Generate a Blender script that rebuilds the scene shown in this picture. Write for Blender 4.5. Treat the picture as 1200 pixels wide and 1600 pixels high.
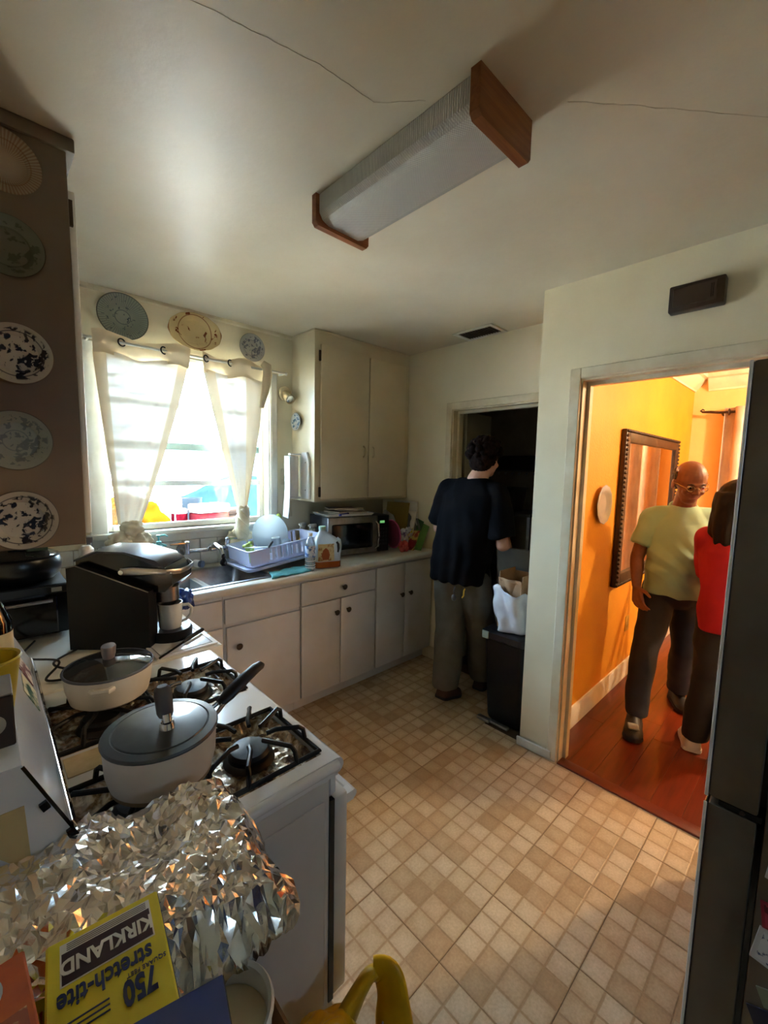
import bpy, bmesh, math, random
from math import pi, sin, cos, radians as rad
from mathutils import Vector, Matrix, noise as mnoise
random.seed(7)
for o in list(bpy.data.objects): bpy.data.objects.remove(o)
SC = bpy.context.scene
COL = SC.collection

# ------------------------------------------------------------------ camera
cam = bpy.data.cameras.new('camera'); camo = bpy.data.objects.new('camera', cam); COL.objects.link(camo)
cam.sensor_fit = 'HORIZONTAL'; cam.sensor_width = 36.0; cam.lens = 660.19 * 36.0 / 1200.0
cam.clip_start = 0.02; cam.clip_end = 200
yaw, pit, rol = 0.76001, 0.10252, 0.02017
fw = Vector((cos(pit)*sin(yaw), cos(pit)*cos(yaw), -sin(pit)))
rt = Vector((cos(yaw), -sin(yaw), 0)); up = rt.cross(fw)
r2 = rt*cos(rol) + up*sin(rol); u2 = up*cos(rol) - rt*sin(rol)
m = Matrix((r2, u2, -fw)).transposed().to_4x4(); m.translation = (0, 0, 1.52)
camo.matrix_world = m
SC.camera = camo

# ------------------------------------------------------------------ world, sun, window portals, exposure
w = bpy.data.worlds.new('daylight'); SC.world = w; w.use_nodes = True
bg = w.node_tree.nodes['Background']; bg.inputs[0].default_value = (0.54, 0.77, 1.0, 1); bg.inputs[1].default_value = 12.0
sun = bpy.data.lights.new('sun', 'SUN'); sun.energy = 62; sun.angle = 0.01; sun.color = (1, .97, .93)
suno = bpy.data.objects.new('sun', sun); COL.objects.link(suno); suno.location = (8, 8, 12)
suno.rotation_euler = (rad(2), rad(33), 0)
def portal(name, loc, rot, sx, sy):
    l = bpy.data.lights.new(name, 'AREA'); l.shape = 'RECTANGLE'; l.size = sx; l.size_y = sy
    l.cycles.is_portal = True
    o = bpy.data.objects.new(name, l); COL.objects.link(o); o.location = loc; o.rotation_euler = rot
portal('window_portal', (.97, 2.93, 1.63), (rad(-90), 0, 0), 1.0, 1.0)
portal('added_fill_portal', (1.1, -1.84, 1.6), (rad(90), 0, 0), .3, .3)  # portal of the added back window, extra fill for the foreground
SC.view_settings.view_transform = 'Standard'; SC.view_settings.look = 'None'
SC.view_settings.exposure = 2.12; SC.view_settings.gamma = 1.0; SC.view_settings.use_curve_mapping = False

# ------------------------------------------------------------------ materials
def lin(c):
    r = []
    for v in c[:3]:
        v /= 255.0; r.append(v/12.92 if v <= .04045 else ((v+.055)/1.055)**2.4)
    return (*r, 1)
MATS = {}
class NT:
    def __init__(s, name):
        s.m = bpy.data.materials.new(name); s.m.use_nodes = True; s.t = s.m.node_tree
        s.n = s.t.nodes; s.p = s.n['Principled BSDF']; s.out = s.n['Material Output']
    def add(s, typ, **kw):
        n = s.n.new(typ)
        for k, v in kw.items():
            if k.startswith('i_'): n.inputs[int(k[2:])].default_value = v
            else: setattr(n, k, v)
        return n
    def l(s, a, b): s.t.links.new(a, b)
    def math(s, op, a, b=None, c=None):
        n = s.n.new('ShaderNodeMath'); n.operation = op
        for i, v in enumerate((a, b, c)):
            if v is None: continue
            if isinstance(v, (int, float)): n.inputs[i].default_value = v
            else: s.l(v, n.inputs[i])
        return n.outputs[0]
    def mix(s, fac, a, b):
        n = s.n.new('ShaderNodeMix'); n.data_type = 'RGBA'
        for i, v in ((0, fac), (6, a), (7, b)):
            if isinstance(v, (int, float)): n.inputs[i].default_value = v
            elif isinstance(v, tuple): n.inputs[i].default_value = v
            else: s.l(v, n.inputs[i])
        return n.outputs[2]
    def ramp(s, fac, stops):
        n = s.n.new('ShaderNodeValToRGB'); s.l(fac, n.inputs[0]); e = n.color_ramp.elements
        while len(e) < len(stops): e.new(.5)
        for i, (p, c) in enumerate(stops): e[i].position = p; e[i].color = c
        return n.outputs[0]
    def coord(s, kind='Object'): return s.add('ShaderNodeTexCoord').outputs[kind]
    def noise(s, vec, scale, detail=4, rough=.55, dist=0):
        n = s.add('ShaderNodeTexNoise'); n.inputs['Scale'].default_value = scale; n.inputs['Detail'].default_value = detail
        n.inputs['Roughness'].default_value = rough; n.inputs['Distortion'].default_value = dist
        s.l(vec, n.inputs['Vector']); return n.outputs[0]
    def bump(s, h, strength=.3, dist=.002):
        b = s.add('ShaderNodeBump'); b.inputs['Strength'].default_value = strength; b.inputs['Distance'].default_value = dist
        s.l(h, b.inputs['Height']); s.l(b.outputs[0], s.p.inputs['Normal'])
def mat(name, rgb, rough=.5, metal=0.0, rgb2=None, scale=6, contrast=(.35, .65), bump=0, bscale=60, bdist=.002, spec=.5, coat=0, emit=0, trans=0, sss=0):
    if name in MATS: return MATS[name]
    t = NT(name); p = t.p
    c = lin(rgb); p.inputs['Base Color'].default_value = c
    p.inputs['Roughness'].default_value = rough; p.inputs['Metallic'].default_value = metal
    p.inputs['Specular IOR Level'].default_value = spec; p.inputs['Coat Weight'].default_value = coat
    if trans: p.inputs['Transmission Weight'].default_value = trans
    if sss: p.inputs['Subsurface Weight'].default_value = sss; p.inputs['Subsurface Radius'].default_value = (.01, .004, .002)
    if emit: p.inputs['Emission Color'].default_value = c; p.inputs['Emission Strength'].default_value = emit
    v = t.coord()
    if rgb2 is None: rgb2 = tuple(x*.9 for x in rgb)
    n = t.noise(v, scale)
    k = t.ramp(n, [(contrast[0], (0, 0, 0, 1)), (contrast[1], (1, 1, 1, 1))])
    t.l(t.mix(k, c, lin(rgb2)), p.inputs['Base Color'])
    if bump: t.bump(t.noise(v, bscale, 3), bump, bdist)
    MATS[name] = t.m; return t.m
def glass(name, tint=(255, 255, 255), refl=.10, rough=.02, haze=0.0, hazecol=(230, 235, 240)):
    t = NT(name); t.n.remove(t.p)
    tr = t.add('ShaderNodeBsdfTransparent'); tr.inputs[0].default_value = lin(tint)
    gl = t.add('ShaderNodeBsdfGlossy'); gl.inputs['Roughness'].default_value = rough
    lw = t.add('ShaderNodeLayerWeight'); lw.inputs[0].default_value = .25
    f = t.math('MULTIPLY_ADD', lw.outputs['Fresnel'], .8, refl*.5)
    mx = t.add('ShaderNodeMixShader'); t.l(f, mx.inputs[0])
    src = tr.outputs[0]
    if haze:
        d = t.add('ShaderNodeBsdfDiffuse'); d.inputs[0].default_value = lin(hazecol)
        tl = t.add('ShaderNodeBsdfTranslucent'); tl.inputs[0].default_value = lin(hazecol)
        a = t.add('ShaderNodeMixShader'); a.inputs[0].default_value = .5; t.l(d.outputs[0], a.inputs[1]); t.l(tl.outputs[0], a.inputs[2])
        b = t.add('ShaderNodeMixShader'); b.inputs[0].default_value = haze; t.l(src, b.inputs[1]); t.l(a.outputs[0], b.inputs[2]); src = b.outputs[0]
    t.l(src, mx.inputs[1]); t.l(gl.outputs[0], mx.inputs[2]); t.l(mx.outputs[0], t.out.inputs[0])
    return t.m

# ------------------------------------------------------------------ mesh building
class B:
    def __init__(s): s.b = bmesh.new()
    def _x(s, vs, M):
        if M is not None: bmesh.ops.transform(s.b, matrix=M, verts=vs)
    def box(s, x0, x1, y0, y1, z0, z1, bev=0, seg=2, M=None):
        r = bmesh.ops.create_cube(s.b, size=1)
        vs = r['verts']
        for v in vs: v.co = Vector((x0+(v.co.x+.5)*(x1-x0), y0+(v.co.y+.5)*(y1-y0), z0+(v.co.z+.5)*(z1-z0)))
        if bev:
            es = list({e for v in vs for e in v.link_edges})
            q = bmesh.ops.bevel(s.b, geom=es, offset=bev, segments=seg, affect='EDGES', profile=.5)
            vs = list({v for f in q['faces'] for v in f.verts} | {v for v in vs if v.is_valid})
        s._x(vs, M); return s
    def loft(s, rings, closed=True, cap=True, loop=False):
        R = [[s.b.verts.new(p) for p in r] for r in rings]
        n = len(R[0]); K = len(R)
        for i in range(K if loop else K-1):
            a, b2 = R[i], R[(i+1) % K]
            for j in range(n if closed else n-1):
                k = (j+1) % n
                try: s.b.faces.new((a[j], a[k], b2[k], b2[j]))
                except ValueError: pass
        if cap and closed and not loop:
            s.b.faces.new(R[0][::-1]); s.b.faces.new(R[-1])
        return s
    def lathe(s, prof, c=(0, 0, 0), seg=28, M=None, sx=1, sy=1, cap=True):
        rings = []
        for r, z in prof:
            r = max(r, 1e-5)
            ring = [Vector((c[0]+sx*r*cos(2*pi*i/seg), c[1]+sy*r*sin(2*pi*i/seg), c[2]+z)) for i in range(seg)]
            rings.append([M @ p for p in ring] if M else ring)
        return s.loft(rings, cap=cap)
    def tube(s, pts, r, seg=10, loop=False, flat=1.0):
        pts = [Vector(p) for p in pts]; n = len(pts)
        rr = r if isinstance(r, (list, tuple)) else [r]*n
        rings = []; prev = None
        for i, p in enumerate(pts):
            if loop: t = pts[(i+1) % n] - pts[i-1]
            else: t = pts[min(i+1, n-1)] - pts[max(i-1, 0)]
            t = t.normalized() if t.length > 1e-9 else Vector((0, 0, 1))
            if prev is None:
                a = Vector((0, 0, 1)) if abs(t.z) < .9 else Vector((1, 0, 0))
                nx = (a - t*a.dot(t)).normalized()
            else: nx = (prev - t*prev.dot(t)).normalized()
            prev = nx; ny = t.cross(nx)
            rings.append([p + nx*(rr[i]*cos(2*pi*k/seg)) + ny*(rr[i]*flat*sin(2*pi*k/seg)) for k in range(seg)])
        return s.loft(rings, loop=loop)
    def cyl(s, p0, p1, r, r1=None, seg=20): return s.tube([p0, p1], [r, r if r1 is None else r1], seg)
    def ell(s, c, rx, ry=None, rz=None, seg=16, rings=10, M=None):
        ry = rx if ry is None else ry; rz = rx if rz is None else rz
        prof = []
        R = []
        for i in range(rings+1):
            a = -pi/2 + pi*i/rings; q = max(cos(a), 1e-4)
            ring = [Vector((c[0]+rx*q*cos(2*pi*k/seg), c[1]+ry*q*sin(2*pi*k/seg), c[2]+rz*sin(a))) for k in range(seg)]
            R.append([M @ p for p in ring] if M else ring)
        return s.loft(R)
    def prism(s, poly, axis, a, b):
        def P(u, v, t): return {'X': (t, u, v), 'Y': (u, t, v), 'Z': (u, v, t)}[axis]
        return s.loft([[P(u, v, a) for u, v in poly], [P(u, v, b) for u, v in poly]])
    def quad(s, pts):
        s.b.faces.new([s.b.verts.new(p) for p in pts]); return s
    def grid(s, f, nu, nv, wrapu=False):
        V = [[s.b.verts.new(f(i/(nu if wrapu else nu-1), j/(nv-1))) for j in range(nv)] for i in range(nu)]
        for i in range(nu if wrapu else nu-1):
            for j in range(nv-1):
                k = (i+1) % nu
                s.b.faces.new((V[i][j], V[k][j], V[k][j+1], V[i][j+1]))
        return s
    def caps(s, a, b, ra, rb, seg=14):
        a, b = Vector(a), Vector(b); d = b-a; L = max(d.length, 1e-6); t = d/L
        pts = []; rs = []
        for k in range(5): an = pi/2*k/4; pts.append(a - t*ra*cos(an)); rs.append(max(ra*sin(an), 1e-4))
        for k in range(5): an = pi/2*(1-k/4); pts.append(b + t*rb*cos(an)); rs.append(max(rb*sin(an), 1e-4))
        return s.tube(pts, rs, seg)
    def xf(s, M): bmesh.ops.transform(s.b, matrix=M, verts=s.b.verts); return s
    def mesh(s, name, m, angle=.6):
        bmesh.ops.recalc_face_normals(s.b, faces=s.b.faces)
        me = bpy.data.meshes.new(name); s.b.to_mesh(me); s.b.free()
        for p in me.polygons: p.use_smooth = True
        me.set_sharp_from_angle(angle=angle)
        if m: me.materials.append(m)
        return me
    def build(s, name, m, parent=None, world=False, angle=.6):
        if parent is not None and world:
            root = parent
            while root.parent: root = root.parent
            M = Matrix.Translation(root.location) @ root.rotation_euler.to_matrix().to_4x4()
            s.xf(M.inverted())
        me = s.mesh(name, m, angle)
        o = bpy.data.objects.new(name, me); COL.objects.link(o)
        if parent is not None: o.parent = parent
        return o
def tag(o, label, cat, group=None):
    o['label'] = label; o['category'] = cat
    if group: o['group'] = group
    return o
def thing(name, label, cat, loc=(0, 0, 0), rz=0.0, group=None, rot=None):
    o = bpy.data.objects.new(name, None); COL.objects.link(o); o.empty_display_size = .05
    o.location = loc; o.rotation_euler = rot if rot else (0, 0, rz)
    return tag(o, label, cat, group)
def struct(o): o['kind'] = 'structure'; return o
def copyobj(o, parent=None, loc=None):
    c = o.copy(); COL.objects.link(c)
    if parent is not None: c.parent = parent
    if loc is not None: c.location = loc
    return c
def solidify(o, t, off=0):
    md = o.modifiers.new('thickness', 'SOLIDIFY'); md.thickness = t; md.offset = off; return o
def subsurf(o, n=1):
    md = o.modifiers.new('smooth', 'SUBSURF'); md.levels = n; md.render_levels = n; return o
def nz(p, s=1.0, seed=0.0): return mnoise.noise(Vector((p[0]*s+seed, p[1]*s+seed*1.7, p[2]*s-seed)))
def text_obj(name, txt, size, m, parent, M, extrude=.0004, bold=0.0, align='CENTER', sx=1.0):
    cu = bpy.data.curves.new(name, 'FONT'); cu.body = txt; cu.size = size; cu.extrude = extrude; cu.offset = bold
    cu.align_x = align; cu.align_y = 'CENTER'; cu.resolution_u = 3
    tmp = bpy.data.objects.new(name+'_tmp', cu); COL.objects.link(tmp)
    dg = bpy.context.evaluated_depsgraph_get(); dg.update()
    me = bpy.data.meshes.new_from_object(tmp.evaluated_get(dg)); bpy.data.objects.remove(tmp)
    me.transform(M @ Matrix.Diagonal((sx, 1, 1, 1))); me.name = name
    me.materials.clear(); me.materials.append(m)
    o = bpy.data.objects.new(name, me); COL.objects.link(o); o.parent = parent
    return o
# ------------------------------------------------------------------ shared materials
wall_m = mat('aged_cream_paint', (232, 224, 198), .55, rgb2=(218, 206, 172), scale=1.7, contrast=(.3, .75), bump=.25, bscale=55, bdist=.002)
ceil_m = mat('aged_ceiling_paint', (216, 209, 190), .36, rgb2=(200, 188, 162), scale=1.3, contrast=(.3, .7), bump=.35, bscale=38, bdist=.003, spec=.45)
trim_m = mat('cream_gloss_trim', (222, 214, 190), .35, rgb2=(200, 186, 152), scale=5, bump=.1)
white_m = mat('white_gloss_paint', (226, 226, 220), .32, rgb2=(206, 203, 192), scale=4, bump=.05)
cab_m = mat('cream_cabinet_paint', (218, 207, 178), .36, rgb2=(202, 186, 150), scale=2.5, contrast=(.3, .8), bump=.12, bscale=30)
base_m = mat('white_cabinet_paint', (220, 222, 226), .34, rgb2=(208, 208, 206), scale=3, bump=.1, bscale=30)
yellow_m = mat('orange_yellow_wall_paint', (226, 152, 34), .5, rgb2=(214, 138, 26), scale=2, bump=.6, bscale=90, bdist=.003)
peach_m = mat('peach_wall_paint', (236, 196, 128), .55, rgb2=(230, 186, 116), scale=2, bump=.4, bscale=90)
dark_m = mat('black_plastic', (10, 10, 12), .4, rgb2=(15, 15, 17), bump=.05, spec=.35)
gloss_black = mat('gloss_black', (9, 9, 11), .12, rgb2=(13, 13, 16))
chrome = mat('chrome', (225, 225, 228), .12, 1.0, rgb2=(190, 190, 195))
steel = mat('brushed_steel', (168, 168, 170), .3, 1.0, rgb2=(140, 140, 142), scale=20)
pewter = mat('pewter_knob', (92, 84, 72), .35, .9, rgb2=(60, 54, 46))
winglass = glass('window_glass', (250, 253, 255), .06)
clearglass = glass('clear_glass', (240, 246, 246), .16)
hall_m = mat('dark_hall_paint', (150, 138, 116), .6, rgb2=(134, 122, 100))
ZC = 2.43
XL, YS, XH, XD = -.08, 2.706, 2.557, 2.117

def vinyl():
    t = NT('embossed_vinyl'); p = t.p
    g = t.add('ShaderNodeNewGeometry').outputs['Position']
    sp = t.add('ShaderNodeSeparateXYZ'); t.l(g, sp.inputs[0])
    S = .305/4
    nzv = t.noise(g, 30, 2)
    def ax(o, off):
        u = t.math('DIVIDE', t.math('ADD', o, off), S)
        return t.math('FLOOR', u), t.math('ABSOLUTE', t.math('SUBTRACT', t.math('FRACT', u), .5))
    cx, fx = ax(sp.outputs[0], -.945+10*S*4); cy, fy = ax(sp.outputs[1], -.705+10*S*4)
    cb = t.add('ShaderNodeCombineXYZ'); t.l(cx, cb.inputs[0]); t.l(cy, cb.inputs[1])
    wn = t.add('ShaderNodeTexWhiteNoise'); t.l(cb.outputs[0], wn.inputs[0])
    edge = t.math('MAXIMUM', fx, fy)
    gm = t.ramp(edge, [(.438, (0, 0, 0, 1)), (.478, (1, 1, 1, 1))])
    cell = t.ramp(wn.outputs[0], [(0, lin((176, 148, 112))), (.35, lin((204, 182, 148))), (.7, lin((214, 194, 164))), (1, lin((190, 160, 122)))])
    inner = t.ramp(edge, [(.15, (1, 1, 1, 1)), (.46, (.84, .8, .74, 1))])
    mm = t.add('ShaderNodeMix'); mm.data_type = 'RGBA'; mm.blend_type = 'MULTIPLY'; mm.inputs[0].default_value = .8; t.l(cell, mm.inputs[6]); t.l(inner, mm.inputs[7])
    c = t.mix(gm, mm.outputs[2], lin((172, 143, 106)))
    st = t.ramp(t.noise(g, 6, 6, .65), [(.5, (0, 0, 0, 1)), (.8, (1, 1, 1, 1))])
    c = t.mix(t.math('MULTIPLY', st, .5), c, lin((152, 118, 80)))
    fl = t.ramp(t.noise(g, 120, 2), [(.3, (.86, .84, .8, 1)), (.7, (1.04, 1.04, 1.04, 1))])
    m2 = t.add('ShaderNodeMix'); m2.data_type = 'RGBA'; m2.blend_type = 'MULTIPLY'; m2.inputs[0].default_value = 1; t.l(c, m2.inputs[6]); t.l(fl, m2.inputs[7])
    t.l(m2.outputs[2], p.inputs['Base Color'])
    p.inputs['Roughness'].default_value = .42
    h = t.math('SUBTRACT', t.math('MULTIPLY', nzv, .3), gm); t.bump(h, .5, .002)
    return t.m
vinyl_m = vinyl()

# ------------------------------------------------------------------ floor of the kitchen: 12-inch vinyl tiles
b = B(); b.box(XL-.1, 2.7, -1.85, 2.85, -.12, -.004)
floor = struct(b.build('floor', mat('floor_underlay', (92, 70, 48), .8)))
T = .305; G = .0007
cache = {}
ix0, iy0 = .945-4*T, .705-9*T
for i in range(10):
    for j in range(17):
        x0, x1 = ix0+i*T, ix0+(i+1)*T; y0, y1 = iy0+j*T, iy0+(j+1)*T
        x0c, x1c, y0c, y1c = max(x0, XL), min(x1, XH), max(y0, -1.7), min(y1, YS)
        if x1c-x0c < .01 or y1c-y0c < .01: continue
        if y1 < -.35 or (x1 < .5) or (x1c > 2.117 and y1c < 1.0 and x0c > 2.117): continue
        if y0c < 1.08: x1c = min(x1c, XD+.005)
        if x1c-x0c < .01: continue
        key = (round(x0c-x0, 4), round(x1c-x0, 4), round(y0c-y0, 4), round(y1c-y0, 4))
        if key not in cache:
            q = B(); q.box(key[0]+G, key[1]-G, key[2]+G, key[3]-G, -.004, 0, .0006, 1); cache[key] = q.mesh('vinyl_tile', vinyl_m)
        o = bpy.data.objects.new('vinyl_tile', cache[key]); COL.objects.link(o); o.parent = floor
        o.location = (x0, y0, random.uniform(-.0004, .0003))
q = B(); q.box(XL, XH, -1.7, iy0+7.5*T-.9, -.004, -.0012); q.build('vinyl_sheet', vinyl_m, floor)

# ------------------------------------------------------------------ kitchen walls and ceiling
b = B(); x0, x1, z0, z1 = .485, 1.44, 1.135, 2.125
b.box(-.2, x0, YS, 2.84, 0, ZC).box(x1, 2.7, YS, 2.84, 0, ZC).box(x0, x1, YS, 2.84, 0, z0).box(x0, x1, YS, 2.84, z1, ZC)
struct(b.build('wall_sink', wall_m))
struct(B().box(-.2, XL, -1.82, YS, 0, ZC).build('wall_left', wall_m))
b = B(); hy0, hy1, hz = 1.2, 1.975, 1.968
b.box(XH, 2.68, hy1, YS, 0, ZC).box(XH, 2.68, 1.08, hy0, 0, ZC).box(XH, 2.68, hy0, hy1, hz, ZC)
struct(b.build('wall_hall', wall_m))
b = B(); dy0, dy1, dz = .03, .872, 1.972
b.box(XD, 2.24, dy1, 1.08, 0, ZC).box(XD, 2.24, -1.82, dy0, 0, ZC).box(XD, 2.24, dy0, dy1, dz, ZC)
struct(b.build('wall_doorway', wall_m))
b = B(); b.box(XL, .97, -1.82, -1.7, 0, ZC).box(1.23, XD, -1.82, -1.7, 0, ZC).box(.97, 1.23, -1.82, -1.7, 0, 1.46).box(.97, 1.23, -1.82, -1.7, 1.74, ZC)  # opening is cut for the added back window
struct(b.build('wall_back', wall_m))
cl = struct(B().box(-.2, 2.2, -1.82, 2.84, ZC, 2.6).box(2.2, 2.68, 1.08, 2.84, ZC, 2.6).build('ceiling', ceil_m))
crack_m = mat('old_plaster_crack', (176, 163, 138), .9, rgb2=(206, 198, 178), scale=30, spec=.1)
def crack(pts, w, parent):
    P = []
    for a, c in zip(pts[:-1], pts[1:]):
        for k in range(8):
            t = k/8; x = a[0]+(c[0]-a[0])*t; y = a[1]+(c[1]-a[1])*t
            P.append((x+.006*nz((x, y, 0), 25), y+.006*nz((x, y, 3), 25), ZC-.0002))
    P.append((*pts[-1], ZC-.0002))
    B().tube(P, [w*(.55+.45*abs(nz(p, 40))) for p in P], 6, flat=.15).build('plaster_crack', crack_m, parent)
crack([(.352, .949), (.497, .91), (.608, .881), (.764, .868)], .0017, cl)
crack([(.764, .868), (.85, .775)], .0010, cl)
crack([(1.1, .53), (1.238, .409), (1.504, .192)], .0012, cl)

# ceiling-wall cove trims of the sink wall and cabinet
def cove(name, pts, axis, a, b2): return struct(B().prism(pts, axis, a, b2).build(name, trim_m))
cove('trim_1', [(2.706, 2.43), (2.688, 2.43), (2.692, 2.415), (2.706, 2.408)], 'X', .24, 1.64)

# added unseen back window (fill light for the foreground) and kitchen window
def pane_window(n, X0, X1, Yc, Z0, Z1, rails, fr=.032, dep=.03, mid=None, glass_m=winglass, fm=None):
    fm = fm or white_m
    root = bpy.data.objects.new('window_%d' % n, None); COL.objects.link(root); struct(root); root.location = ((X0+X1)/2, Yc, Z0)
    f = B()
    for a, c in ((X0, X0+fr), (X1-fr, X1)): f.box(a, c, Yc-dep/2, Yc+dep/2, Z0, Z1, .003, 1)
    f.box(X0+fr, X1-fr, Yc-dep/2, Yc+dep/2, Z0, Z0+fr, .003, 1).box(X0+fr, X1-fr, Yc-dep/2, Yc+dep/2, Z1-fr, Z1, .003, 1)
    f.build('window_frame', fm, root, True)
    zs = [Z0+fr]
    for z, h, mm in rails:
        B().box(X0+fr, X1-fr, Yc-dep*.6, Yc+dep*.6, z-h/2, z+h/2, .004, 1).build('sash_rail', mm, root, True); zs += [z-h/2, z+h/2]
    zs.append(Z1-fr)
    for k in range(0, len(zs), 2): B().box(X0+fr, X1-fr, Yc-.002, Yc+.002, zs[k], zs[k+1]).build('window_pane', glass_m, root, True)
    return root
alu = mat('painted_aluminium', (196, 204, 204), .4, .2, rgb2=(176, 186, 186))
grn = mat('green_grey_rail', (150, 172, 168), .45, .1, rgb2=(126, 150, 146))
w1 = pane_window(1, .485, 1.44, 2.775, 1.135, 2.125, [(1.405, .032, alu), (1.628, .045, grn), (1.872, .03, alu)])
B().box(.86, .866, 2.80, 2.806, 1.16, 1.39).build('window_bar', alu, w1, True)
b = B(); b.box(1.44, 1.515, 2.688, YS, 1.10, 2.15, .006, 1).box(1.452, 1.475, 2.68, 2.69, 1.12, 2.13, .004, 1); b.build('window_casing', white_m, w1, True)
B().box(.40, .485, 2.688, YS, 1.10, 2.15, .006, 1).build('window_casing', white_m, w1, True)
B().box(.485, 1.44, 2.688, YS, 2.125, 2.15, .004, 1).build('window_casing', white_m, w1, True)
B().box(.38, 1.53, 2.652, 2.76, 1.108, 1.135, .006, 2).box(.40, 1.51, 2.682, YS, 1.06, 1.108, .004, 1).build('window_sill', white_m, w1, True)

pane_window(2, .97, 1.23, -1.76, 1.46, 1.74, [(1.6, .03, alu)])  # unseen window added behind the camera to brighten the foreground
# hall doorway casing, jamb; dining doorway casing, jamb
def casing(name, X, Y0, Y1, Z, wdt, th, jx, m):
    root = bpy.data.objects.new(name, None); COL.objects.link(root); struct(root); root.location = (X, (Y0+Y1)/2, 0)
    b = B(); b.box(X-th, X, Y1-.006, Y1+wdt, 0, Z+wdt, .004, 1); b.build('casing_side', m, root, True)
    b = B(); b.box(X-th, X, max(Y0-wdt, 1.085) if X > 2.3 else Y0-wdt, Y0+.006, 0, Z+wdt, .004, 1); b.build('casing_side', m, root, True)
    b = B(); b.box(X-th*1.05, X, Y0+.006, Y1-.006, Z-.006, Z+wdt, .004, 1); b.build('casing_head', m, root, True)
    b = B(); b.box(X, jx, Y1-.014, Y1, 0, Z).box(X+.05, X+.085, Y1-.03, Y1-.014, 0, Z-.014); b.build('door_jamb', m, root, True)
    b = B(); b.box(X, jx, Y0, Y0+.014, 0, Z); b.build('door_jamb', m, root, True)
    b = B(); b.box(X, jx, Y0+.014, Y1-.014, Z-.014, Z).box(X+.05, X+.085, Y0+.014, Y1-.03, Z-.032, Z-.014); b.build('door_head_jamb', m, root, True)
    return root
casing('door_1', XH, hy0, hy1, hz, .045, .016, 2.68, trim_m)
casing('door_2', XD, dy0, dy1, dz, .045, .016, 2.24, trim_m)
struct(B().box(2.545, XH, 2.02, 2.19, 0, .10, .004, 1).build('baseboard_hall', trim_m))

# ------------------------------------------------------------------ dining room beyond the doorway
def wood_floor():
    t = NT('red_brown_laminate'); p = t.p; v = t.coord()
    oi = t.add('ShaderNodeObjectInfo').outputs['Random']
    mp = t.add('ShaderNodeMapping'); mp.inputs['Scale'].default_value = (1.2, 14, 1); t.l(v, mp.inputs[0])
    n = t.noise(mp.outputs[0], 3, 5, .6)
    c = t.ramp(n, [(.3, lin((84, 27, 9))), (.7, lin((112, 40, 14)))])
    hs = t.add('ShaderNodeHueSaturation'); t.l(c, hs.inputs['Color']); t.l(t.math('MULTIPLY_ADD', oi, .25, .87), hs.inputs['Value']); t.l(hs.outputs[0], p.inputs['Base Color'])
    p.inputs['Roughness'].default_value = .3; p.inputs['Coat Weight'].default_value = .15
    return t.m
wood_m = wood_floor()
df = struct(B().box(2.16, 5.1, -1.95, 1.0, -.12, -.004).build('floor_dining', mat('dining_underlay', (70, 30, 14), .8)))
for k in range(23):
    y0 = .95 - (k+1)*.125
    if y0 < -1.9: break
    L = [2.16, 2.16+.5+(k*37 % 10)*.06, 2.16+1.75+(k*37 % 10)*.06, 4.98]
    for a, c in zip(L[:-1], L[1:]):
        B().box(a+.0005, c-.0005, y0+.0005, y0+.1245, -.004, .004, .0008, 1).build('floor_plank', wood_m, df)
struct(B().box(XD-.02, 2.16, dy0+.014, dy1-.014, -.002, .011, .005, 2).build('trim_2', mat('threshold_wood', (104, 36, 16), .35)))
YD = .95; XE = 4.88
struct(B().box(2.24, 5.0, YD, 1.08, 0, ZC).build('wall_dining', yellow_m))
struct(B().box(XE, 5.0, -1.95, YD, 0, ZC).build('wall_dining_far', peach_m))
struct(B().box(2.24, 5.0, -2.05, -1.92, 0, ZC).build('wall_dining_side', peach_m))
struct(B().box(2.2, 5.0, -2.05, 1.08, ZC, 2.6).build('ceiling_dining', mat('dining_ceiling_paint', (240, 214, 168), .6)))
pf = [(0, 2.285), (-.012, 2.285), (-.016, 2.30), (-.03, 2.312), (-.055, 2.345), (-.075, 2.372), (-.08, 2.385), (-.105, 2.395), (-.105, 2.43), (0, 2.43)]
crown_m = mat('crown_moulding_paint', (240, 222, 188), .5)
struct(B().prism([(YD+a, z) for a, z in pf], 'X', 2.24, XE).build('trim_3', crown_m))
struct(B().prism([(XE+a, z) for a, z in pf], 'Y', -1.92, YD-.106).build('trim_4', crown_m))
bp = [(0, 0), (-.016, 0), (-.016, .085), (-.012, .095), (-.012, .11), (-.006, .122), (0, .125)]
bb_m = mat('white_baseboard', (228, 216, 196), .4)
struct(B().prism([(YD+a, z+.004) for a, z in bp], 'X', 2.24, XE).build('baseboard_dining', bb_m))
struct(B().prism([(XE+a, z+.004) for a, z in bp], 'Y', -1.92, YD-.017).build('baseboard_far', bb_m))

# ------------------------------------------------------------------ dark hall
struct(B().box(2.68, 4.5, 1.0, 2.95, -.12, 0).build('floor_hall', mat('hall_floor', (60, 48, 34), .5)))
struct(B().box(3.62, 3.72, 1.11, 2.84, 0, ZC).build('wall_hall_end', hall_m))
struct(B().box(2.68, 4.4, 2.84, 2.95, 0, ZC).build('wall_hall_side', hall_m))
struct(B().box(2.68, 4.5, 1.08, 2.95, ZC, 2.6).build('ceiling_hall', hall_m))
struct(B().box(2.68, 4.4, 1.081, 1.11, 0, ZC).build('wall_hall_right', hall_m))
d3 = struct(B().box(2.69, 3.02, 1.935, 1.972, .005, 1.955, .003, 1).build('door_3', mat('hall_door_paint', (150, 138, 112), .5)))
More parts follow.
